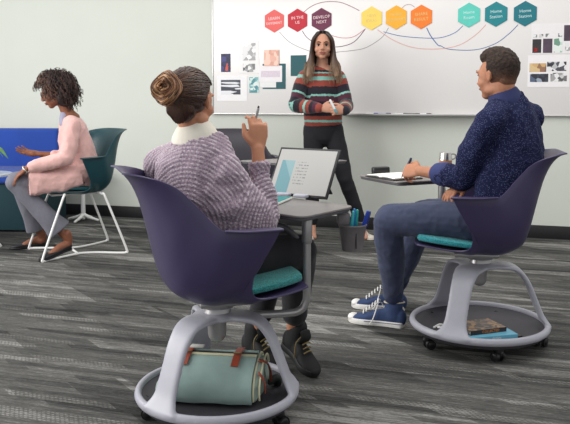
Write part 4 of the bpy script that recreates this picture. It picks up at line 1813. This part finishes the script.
b.loft([(1.006, 3.416, 1.125), (.998, 3.412, 1.145), (.990, 3.409, 1.172), (.988, 3.409, 1.178)], [(.086, .080), (.082, .076), (.068, .065), (.060, .058)], side=sC, n=26, sub=4, cap=False)
wlink('shirt_collar', fuse(b, .004, 2), mat('navy_collar', (40, 48, 92), .85), pC)
b = MB()
b.loft([elLc.lerp(wrLc, .33), elLc.lerp(wrLc, .46)], [.0585, .056], n=24, sub=1, cap=True)
wlink('rolled_cuff', fuse(b, .004, 2), mat('plain_navy_cuff', (46, 56, 104), .85), pC)
# trousers
b = MB()
b.loft([(.985, 3.425, .62), (.985, 3.425, .575)], [(.13, .09), (.135, .095)], side=(.17, .985, 0), n=22)
for h_, k_, a_ in ((hipLc, knLc, anLc), (hipRc, knRc, anRc)):
    b.loft([h_, h_.lerp(k_, .5) + V((0, 0, .01)), k_ + V((.005, 0, .002))], [.092, .090, .076], n=18)
    b.loft([k_, k_.lerp(a_, .25), k_.lerp(a_, .6), k_.lerp(a_, .88)], [.074, .074, .064, .050], n=18)
me = fuse(b, .0058, 5)
wrinkle(me, .007, 6, (1, 1, 1), seed=31)
wrinkle(me, .0016, 22, seed=12)
wlink('trousers', me, mat('blue_chino', (54, 62, 88), .85, var=.1, vscale=40, sheen=.1), pC)
M_cuff = mat('dark_cuff', (46, 54, 84), .85)
for a_, k_ in ((anLc, knLc), (anRc, knRc)):
    d_ = (k_ - a_).normalized()
    b = MB()
    b.loft([a_ + d_ * .045, a_ + d_ * .085], [.048, .051], n=24, sub=1)
    wlink('ankle_cuff', fuse(b, .004, 2), M_cuff, pC)
shoe_on(converse, pC, (.325, 3.79), (.595, 3.675), .002, (.55, 3.70, .13))
shoe_on(converse, pC, (.365, 4.05), (.645, 3.965), .002, (.60, 3.98, .13))
# hair C
HAIR_C = attr_ramp_mat('short_dark_hair', [(0, (128, 90, 70)), (.35, (74, 54, 44)), (.7, (40, 30, 26)), (1, (62, 46, 36))], .7, bump=1.0, bscale=260, noise_amt=.5, nscale=160, spec=.3)
b = MB()
b.ell(hcC + FC @ V((0, -.014, .036)), (.0775, .0935, .094), FC, n=28, m=18)
b.ell(hcC + FC @ V((0, .002, .086)), (.066, .076, .048), FC, n=24, m=14)
b.ell(hcC + FC @ V((0, -.050, -.012)), (.056, .036, .050), FC, n=20, m=12)
me = fuse(b, .0032, 3)
co = co_of(me)
lo = (co - np.array(hcC)) @ np.array(FC)
pull_cap(me, hcC, FC, .014, .075)
lo = (co_of(me) - np.array(hcC)) @ np.array(FC)
amt = np.clip((lo[:, 2] + .03) / .08, 0, 1)
co, no = co_of(me), no_of(me)
dd = np.array([noise.noise(V(p) * 75) + .6 * noise.noise(V(p) * 150) for p in co])
set_co(me, co + no * (dd * .003 * amt + .001 * amt - .0005 * (1 - amt))[:, None])
set_attr(me, 'c', amt * .75 + .1 + .25 * dd * amt)
wlink('hair', me, HAIR_C, pC)

pen = empty('pen', (.590, 3.74, .760))
tag(pen, "dark navy pen in the writing man's hand over the notebook", 'pen')
pen.rotation_euler = (R(10), R(24), 0)
b = MB()
b.loft([(0, 0, -.015), (0, 0, .0), (0, 0, .092)], [.001, .005, .0065], n=12, sub=1)
b.build('barrel', mat('navy_pen', (24, 30, 66), .3), pen)
b = MB()
b.box((.008, 0, .072), (.002, .004, .034), bev=.0008)
b.build('clip', M_alu, pen)

# ============================================================ B: woman in the pink cardigan
SK_B = skin_mat('skin_brown', (134, 86, 64), None)
pB = empty('person', (-1.50, 5.55, 0))
tag(pB, 'woman with dark curly hair in long pink cardigan and grey trousers, seated by blue sofa', 'person')
hcB = V((-1.675, 5.47, 1.185))
FB = frame((math.cos(R(192)), math.sin(R(192)), -.42))
fB = V((math.cos(R(203)), math.sin(R(203)), 0))
sB = V((fB.y, -fB.x, 0))
shLb, shRb = V((-1.525, 5.36, .955)), V((-1.64, 5.66, .955))
elLb, wrLb = V((-1.545, 5.28, .715)), V((-1.80, 5.215, .655))
elRb, wrRb = V((-1.66, 5.66, .70)), V((-1.85, 5.62, .725))
hipLb, hipRb = V((-1.50, 5.43, .565)), V((-1.54, 5.60, .565))
knLb, knRb = V((-1.905, 5.26, .545)), V((-1.96, 5.44, .545))
anLb, anRb = V((-1.575, 5.36, .135)), V((-1.86, 5.66, .10))
b = MB()
add_head(b, hcB, FB, .98)
b.loft([hcB + FB @ V((0, -.025, -.045)), V((-1.60, 5.50, 1.05)), V((-1.575, 5.51, .99))], [.045, .045, .07], n=16)
b.loft([V((-1.575, 5.51, .98)), V((-1.54, 5.53, .8)), V((-1.50, 5.55, .6))], [(.09, .06), (.10, .07), (.12, .09)], side=sB, n=20)
add_arm(b, shLb, elLb, wrLb, .85)
add_arm(b, shRb, elRb, wrRb, .85)
add_leg(b, hipLb, knLb, anLb, .9)
add_leg(b, hipRb, knRb, anRb, .9)
add_hand(b, wrLb, (-.75, -.1, -.62), (-.5, -.3, .8), (.1, -1, 0) if False else (-.2, 1, .1), curl=(12, 18, 14), sc=.95)
add_hand(b, wrRb, (-1, -.05, .12), (.1, .45, -1), (0, -1, -.2), curl=(14, 14, 10), sc=.98, spread=7)
me = fuse(b, .0048, 3)
wlink('body', me, SK_B, pB)
face_world(pB, hcB, FB, .98)
b = MB()
b.loft([(-1.525, 5.54, .515), (-1.515, 5.54, .60), (-1.53, 5.53, .72), (-1.55, 5.52, .84), (-1.565, 5.515, .94), (-1.585, 5.51, 1.01)],
       [(.155, .145), (.158, .145), (.152, .128), (.145, .115), (.135, .095), (.062, .058)], side=sB, n=28, sub=5, cap=False)
b.loft([shLb + V((-.02, .05, .01)), shLb, shLb.lerp(elLb, .5) + V((.01, 0, 0)), elLb], [.058, .062, .060, .054], n=18)
b.loft([elLb, elLb.lerp(wrLb, .45), elLb.lerp(wrLb, .86)], [.054, .050, .040], n=18)
b.loft([shRb, shRb.lerp(elRb, .5), elRb, elRb.lerp(wrRb, .4)], [.062, .060, .054, .045], n=18)
# skirt of the cardigan falling over the thighs
b.loft([V((-1.52, 5.50, .60)), V((-1.64, 5.43, .60)), V((-1.76, 5.38, .585))], [(.160, .105), (.155, .098), (.140, .090)], side=sB, n=22)
b.loft([V((-1.47, 5.40, .56)), V((-1.62, 5.32, .545)), V((-1.80, 5.235, .54))], [(.06, .055), (.06, .078), (.055, .085)], side=sB, n=22, power=3, cap=False)
me = fuse(b, .0055, 5)
wrinkle(me, .008, 6, (1, 1, .55), seed=44)
wrinkle(me, .003, 15, seed=4)
wlink('cardigan', me, mat('pink_knit', (216, 172, 166), .9, var=.04, vscale=60, bump=.4, bscale=500, sheen=.3), pB)
b = MB()
b.loft([V((-1.61, 5.49, 1.02)), V((-1.618, 5.488, .985)), V((-1.625, 5.485, .955))], [(.04, .035), (.045, .033), (.045, .025)], side=sB, n=18)
wlink('blouse', fuse(b, .005, 4), mat('lilac_blouse', (150, 150, 172), .8), pB)
b = MB()
b.loft([(-1.50, 5.55, .62), (-1.50, 5.55, .56)], [(.11, .09), (.12, .09)], side=sB, n=20)
for h_, k_, a_ in ((hipLb, knLb, anLb), (hipRb, knRb, anRb)):
    b.loft([h_, h_.lerp(k_, .5), k_], [.070, .074, .066], n=18)
    mid = k_.lerp(a_, .45)
    b.loft([k_, k_.lerp(a_, .3), k_.lerp(a_, .62), k_.lerp(a_, .86)], [.064, .064, .070, (.092, .066)], side=fB, n=18, cap=False)
me = fuse(b, .0058, 5)
wrinkle(me, .004, 7, (1.4, 1.4, .5), seed=9)
wlink('trousers', me, mat('grey_marl_trousers', (112, 112, 122), .85, var=.10, vscale=90, stretch=(3, 3, .4)), pB)
M_fl = mat('black_flat_leather', (24, 22, 26), .5)
for toe, heel, hz in (((-1.715, 5.16), (-1.555, 5.385), .045), ((-2.085, 5.60), (-1.84, 5.70), 0.0)):
    s_, F_, h_, L_ = sneaker(None, toe, heel, .003, (0, 0, 0), (M_fl, M_fl, None), 'flat_shoe', high=False, w=.042, heel_z=hz)
    put(s_, pB)
# foot tops joining ankle and shoe belong to the body: part of skin
for toe, an, hl in ((V((-1.665, 5.235, .03)), anLb, V((-1.57, 5.37, .07))), (V((-1.98, 5.64, .03)), anRb, V((-1.855, 5.69, .04)))):
    b = MB()
    b.loft([an + V((0, 0, .03)), an.lerp(hl, .6), hl.lerp(toe, .5) + V((0, 0, .022)), toe], [.032, .032, .027, .020], n=14)
    wlink('foot', fuse(b, .004, 2), SK_B, pB)
# curly hair
HAIR_B = attr_ramp_mat('dark_curly_hair', [(0, (26, 18, 18)), (.4, (52, 36, 32)), (.75, (92, 62, 50)), (1, (140, 100, 78))], .5, spec=.45)
b = MB()
b.ell(hcB + FB @ V((0, -.022, .034)), (.088, .098, .092), FB, cval=.12, n=22, m=14)
b.ell(hcB + FB @ V((0, -.078, -.01)) + V((.02, 0, -.01)), (.082, .070, .088), FB, cval=.12, n=22, m=14)
b.ell(hcB + V((.075, .01, -.035)), (.075, .085, .075), cval=.1, n=20, m=12)
wbuild(b, 'hair', HAIR_B, pB)
b = MB()
cnt = 0
while cnt < 1000:
    v = V((random.gauss(0, 1), random.gauss(0, 1), random.gauss(0, 1))).normalized()
    if v.y > .55 and v.z < .55:
        continue
    if v.z < -.35 and v.y > -.1:
        continue
    cnt += 1
    p = hcB + FB @ V((v.x * .085, -.022 + v.y * .100, .030 + v.z * .094))
    if v.y < -.1 and random.random() < .5:
        p += V((.03, 0, -.03)) * random.random()
    out = (FB @ v).normalized()
    L = random.uniform(.05, .10)
    tone = min(1, max(.05, random.gauss(.36, .2) + (.2 if v.y > .1 else 0)))
    pts, cc = [], []
    d_ = (out * .8 + V((.15, 0, -.35))).normalized()
    e1 = d_.orthogonal().normalized()
    e2 = d_.cross(e1)
    f0 = random.uniform(0, 6.28)
    for j in range(11):
        u = j / 10
        a = f0 + u * 13
        dr = (out * (1 - u) + V((.25, 0, -1)) * u).normalized()
        p = p + dr * L / 10
        pts.append(p + (e1 * math.cos(a) + e2 * math.sin(a)) * .0065 + out * .004)
        cc.append(tone)
    b.loft(pts, [.0019] * 11, n=4, sub=1, cap=False, c=cc)
wbuild(b, 'hair_curls', HAIR_B, pB)
# glasses
b = MB()
for s in (-1, 1):
    cg = V((s * .031, .094, .006))
    b.loft([hcB + FB @ (cg + V((.021 * math.cos(t * .7), 0, .017 * math.sin(t * .7)))) for t in range(10)], [.0018] * 10, n=6, sub=2)
    b.loft([hcB + FB @ V((s * .052, .092, .010)), hcB + FB @ V((s * .076, .02, .010))], [.0018, .0018], n=6, sub=1)
wbuild(b, 'glasses', M_black, pB)
b = MB()
q = wrLb + V((-.012, -.0025, -.010))
dd_ = V((-.75, -.1, -.62)).normalized()
e1 = dd_.orthogonal().normalized()
e2 = dd_.cross(e1)
b.loft([q + (e1 * math.cos(t * .628) + e2 * math.sin(t * .628)) * .0285 for t in range(11)], [.0035] * 11, n=8, sub=2)
wbuild(b, 'bracelet', mat('silver_bracelet', (214, 206, 190), .25, .7), pB)

# ============================================================ D: standing woman
SK_D = skin_mat('skin_medium', (192, 142, 118), None)
pD = empty('person', (.32, 6.12, 0))
tag(pD, 'woman standing at the whiteboard in striped sweater and black trousers, long brown hair', 'person')
hcD = V((.300, 6.03, 1.555))
FD = frame((-.06, -1, -.03))
fD = V((-.10, -1, 0)).normalized()
sD = V((fD.y, -fD.x, 0))      # her right = image left
shR_, shL_ = V((.160, 6.07, 1.315)), V((.430, 6.08, 1.315))
elR_, wrR_ = V((.085, 6.00, 1.085)), V((.285, 5.86, 1.06))
elL_, wrL_ = V((.490, 6.02, 1.085)), V((.465, 5.84, 1.045))
hipR_, hipL_ = V((.235, 6.12, .90)), V((.385, 6.12, .90))
knR_, knL_ = V((.225, 6.08, .50)), V((.490, 6.06, .48))
anR_, anL_ = V((.225, 6.16, .09)), V((.640, 6.14, .09))
b = MB()
add_head(b, hcD, FD, 1.0)
b.loft([hcD + V((0, .02, -.05)), V((.30, 6.07, 1.42)), V((.295, 6.08, 1.36))], [.047, .047, .07], n=16)
b.loft([V((.295, 6.08, 1.34)), V((.30, 6.09, 1.12)), V((.31, 6.12, .92))], [(.13, .075), (.11, .08), (.13, .09)], side=(1, 0, 0), n=20)
add_arm(b, shR_, elR_, wrR_, .9)
add_arm(b, shL_, elL_, wrL_, .9)
add_leg(b, hipR_, knR_, anR_, .95)
add_leg(b, hipL_, knL_, anL_, .95)
add_hand(b, wrR_, (.95, -.15, .05), (-.1, -1, .2), (0, .2, 1), curls=[(40, 45, 30), (50, 50, 30), (55, 55, 30), (55, 55, 30)], sc=.95)
add_hand(b, wrL_, (-.9, -.25, .0), (.3, -1, .1), (0, .2, 1), curls=[(40, 45, 30), (50, 50, 30), (55, 55, 30), (55, 55, 30)], sc=.95)
for an in (anR_, anL_):
    b.loft([an, an + V((0, -.06, -.05)), an + V((.01, -.16, -.07))], [.032, .030, .022], n=12)
me = fuse(b, .0046, 3)
eye_dents(me, hcD, FD)
wlink('body', me, SK_D, pD)
face_world(pD, hcD, FD)
b = MB()
b.loft([(.315, 6.11, .925), (.31, 6.105, 1.0), (.30, 6.10, 1.12), (.295, 6.09, 1.24), (.293, 6.085, 1.34), (.295, 6.08, 1.38), (.298, 6.075, 1.400)],
       [(.155, .115), (.157, .118), (.155, .115), (.158, .11), (.140, .092), (.104, .082), (.082, .070)], side=(1, 0, 0), n=28, sub=5, cap=False)
b.loft([shR_ + V((.05, 0, .01)), shR_, shR_.lerp(elR_, .5) + V((-.008, 0, 0)), elR_ + V((0, 0, -.005))], [.050, .056, .060, .056], n=18)
b.loft([elR_, elR_.lerp(wrR_, .5), elR_.lerp(wrR_, .9)], [.062, .056, .040], n=18)
b.loft([shL_ + V((-.05, 0, .01)), shL_, shL_.lerp(elL_, .5) + V((.008, 0, 0)), elL_ + V((0, 0, -.005))], [.050, .054, .056, .054], n=18)
b.loft([elL_, elL_.lerp(wrL_, .5), elL_.lerp(wrL_, .95)], [.060, .054, .040], n=18)
me = fuse(b, .0055, 5)
wrinkle(me, .006, 7, seed=71)
idx, al = along(me, [([(.315, 6.11, .93), (.295, 6.08, 1.42)], 1.45), ([tuple(shR_), tuple(elR_), tuple(wrR_)], 1.0), ([tuple(shL_), tuple(elL_), tuple(wrL_)], 1.0)])
co = co_of(me)
cval = np.where(idx == 0, (1.42 - co[:, 2]) / .70, (al + .10) / .70)
set_attr(me, 'c', np.clip(cval, 0, .99))
dk, rs, te, mr = (28, 25, 36), (140, 62, 50), (130, 182, 170), (74, 32, 50)
bands = [(0, dk), (.040, rs), (.075, dk), (.10, te), (.116, rs), (.150, te), (.195, rs), (.262, dk), (.350, te), (.375, mr), (.43, dk), (.50, te), (.52, dk), (.60, rs), (.645, te), (.672, rs), (.72, dk), (.76, mr), (.80, rs), (.86, dk)]
M_str = attr_ramp_mat('striped_knit', bands, .9, constant=True, bump=.7, bscale=300, sheen=.2, noise_amt=.022, nscale=70)
wlink('sweater', me, M_str, pD)
b = MB()
b.loft([(.315, 6.11, .97), (.312, 6.12, .90), (.312, 6.12, .85)], [(.145, .10), (.155, .115), (.14, .11)], side=(1, 0, 0), n=22)
for h_, k_, a_ in ((hipR_, knR_, anR_), (hipL_, knL_, anL_)):
    b.loft([h_, h_.lerp(k_, .5), k_], [.088, .078, .062], n=18)
    b.loft([k_, k_.lerp(a_, .35), k_.lerp(a_, .90)], [.060, .058, .046], n=18)
me = fuse(b, .006, 5)
wrinkle(me, .003, 8, seed=17)
wlink('trousers', me, mat('black_trousers', (26, 26, 33), .85, var=.1, vscale=40), pD)
M_ws = mat('off_white_leather', (216, 208, 196), .5)
for an, tx_ in ((anR_, -.02), (anL_, .06)):
    s_, F_, h_, L_ = sneaker(None, (an.x + tx_, an.y - .19), (an.x, an.y + .045), .003, (0, 0, 0), (M_ws, M_ws, None), 'slip_on_shoe', high=False, w=.046)
    put(s_, pD)
# long hair
HAIR_D = attr_ramp_mat('long_brown_hair', [(0, (30, 21, 18)), (.4, (52, 37, 30)), (.75, (96, 72, 54)), (1, (140, 112, 86))], .45, spec=.5, noise_amt=.2, nscale=60)
b = MB()
b.ell(hcD + FD @ V((0, -.028, .038)), (.084, .090, .090), FD, n=24, m=16, cval=.15)
b.loft([hcD + FD @ V((0, -.065, .03)), hcD + FD @ V((0, -.085, -.08)), hcD + FD @ V((0, -.10, -.20))], [(.082, .035), (.085, .035), (.105, .028)], side=(1, 0, 0), n=18, c=[.15, .3, .5])
for s in (-1, 1):
    b.loft([hcD + FD @ V((s * .036, .030, .098)), hcD + FD @ V((s * .072, .036, .050)), hcD + FD @ V((s * .083, .026, -.02)), hcD + FD @ V((s * .088, .030, -.10)), hcD + FD @ V((s * .100, .055, -.18)), hcD + FD @ V((s * .110, .075, -.235))],
           [(.018, .022), (.016, .040), (.017, .042), (.024, .040), (.032, .028), (.018, .014)], side=(1, 0, 0), n=14, c=[.15, .2, .35, .55, .8, 1])
wbuild(b, 'hair', HAIR_D, pD)
b = MB()
def pathD(i, n):
    s = -1 if i % 2 else 1
    y = random.uniform(-.08, .030)
    ph0 = random.uniform(0, 6.28)
    tone = random.uniform(-.1, .12)
    w_ = random.uniform(.0, 1.0)
    L = random.uniform(.20, .30)
    ws = random.uniform(.0, .022)
    pts = [hcD + FD @ V((s * .006, y * .9 + .01, .124 - abs(y) * .12)), hcD + FD @ V((s * (.045), y, .104 - abs(y) * .1)), hcD + FD @ V((s * .080, y + .004, .035)),
           hcD + FD @ V((s * (.088 + .006 * math.sin(ph0)), y + .006, -.04)),
           hcD + FD @ V((s * (.094 + .5 * ws + .012 * math.sin(ph0 + 1.5)), y * .8 + .015, -.105)),
           hcD + FD @ V((s * (.110 + ws - .05 * w_ * (y > 0) + .016 * math.sin(ph0 + 3)), y * .6 + .045 + .02 * w_, -L * .68)),
           hcD + FD @ V((s * (.120 + 1.2 * ws - .06 * w_ * (y > 0) + .020 * math.sin(ph0 + 4.5)), y * .6 + .070 + .01 * w_, -L))]
    cc = [max(0, min(1, t + tone)) for t in (.12, .15, .22, .4, .62, .85, 1.0)]
    return pts, cc
strands(b, 320, pathD, .0028, .0012)
wbuild(b, 'hair_strands', HAIR_D, pD)
mk = empty('marker', (.375, 5.80, 1.075))
tag(mk, "white and teal marker held in the standing woman's hands", 'marker')
mk.rotation_euler = (0, R(-28), 0)
b = MB()
b.loft([(0, 0, -.02), (0, 0, .055)], [.009, .009], n=12, sub=1)
b.build('barrel', mat('white_marker', (222, 230, 230), .4), mk)
b = MB()
b.loft([(0, 0, -.05), (0, 0, -.021)], [.0085, .0095], n=12, sub=1)
b.build('cap', mat('teal_marker_cap', (90, 160, 170), .4), mk)
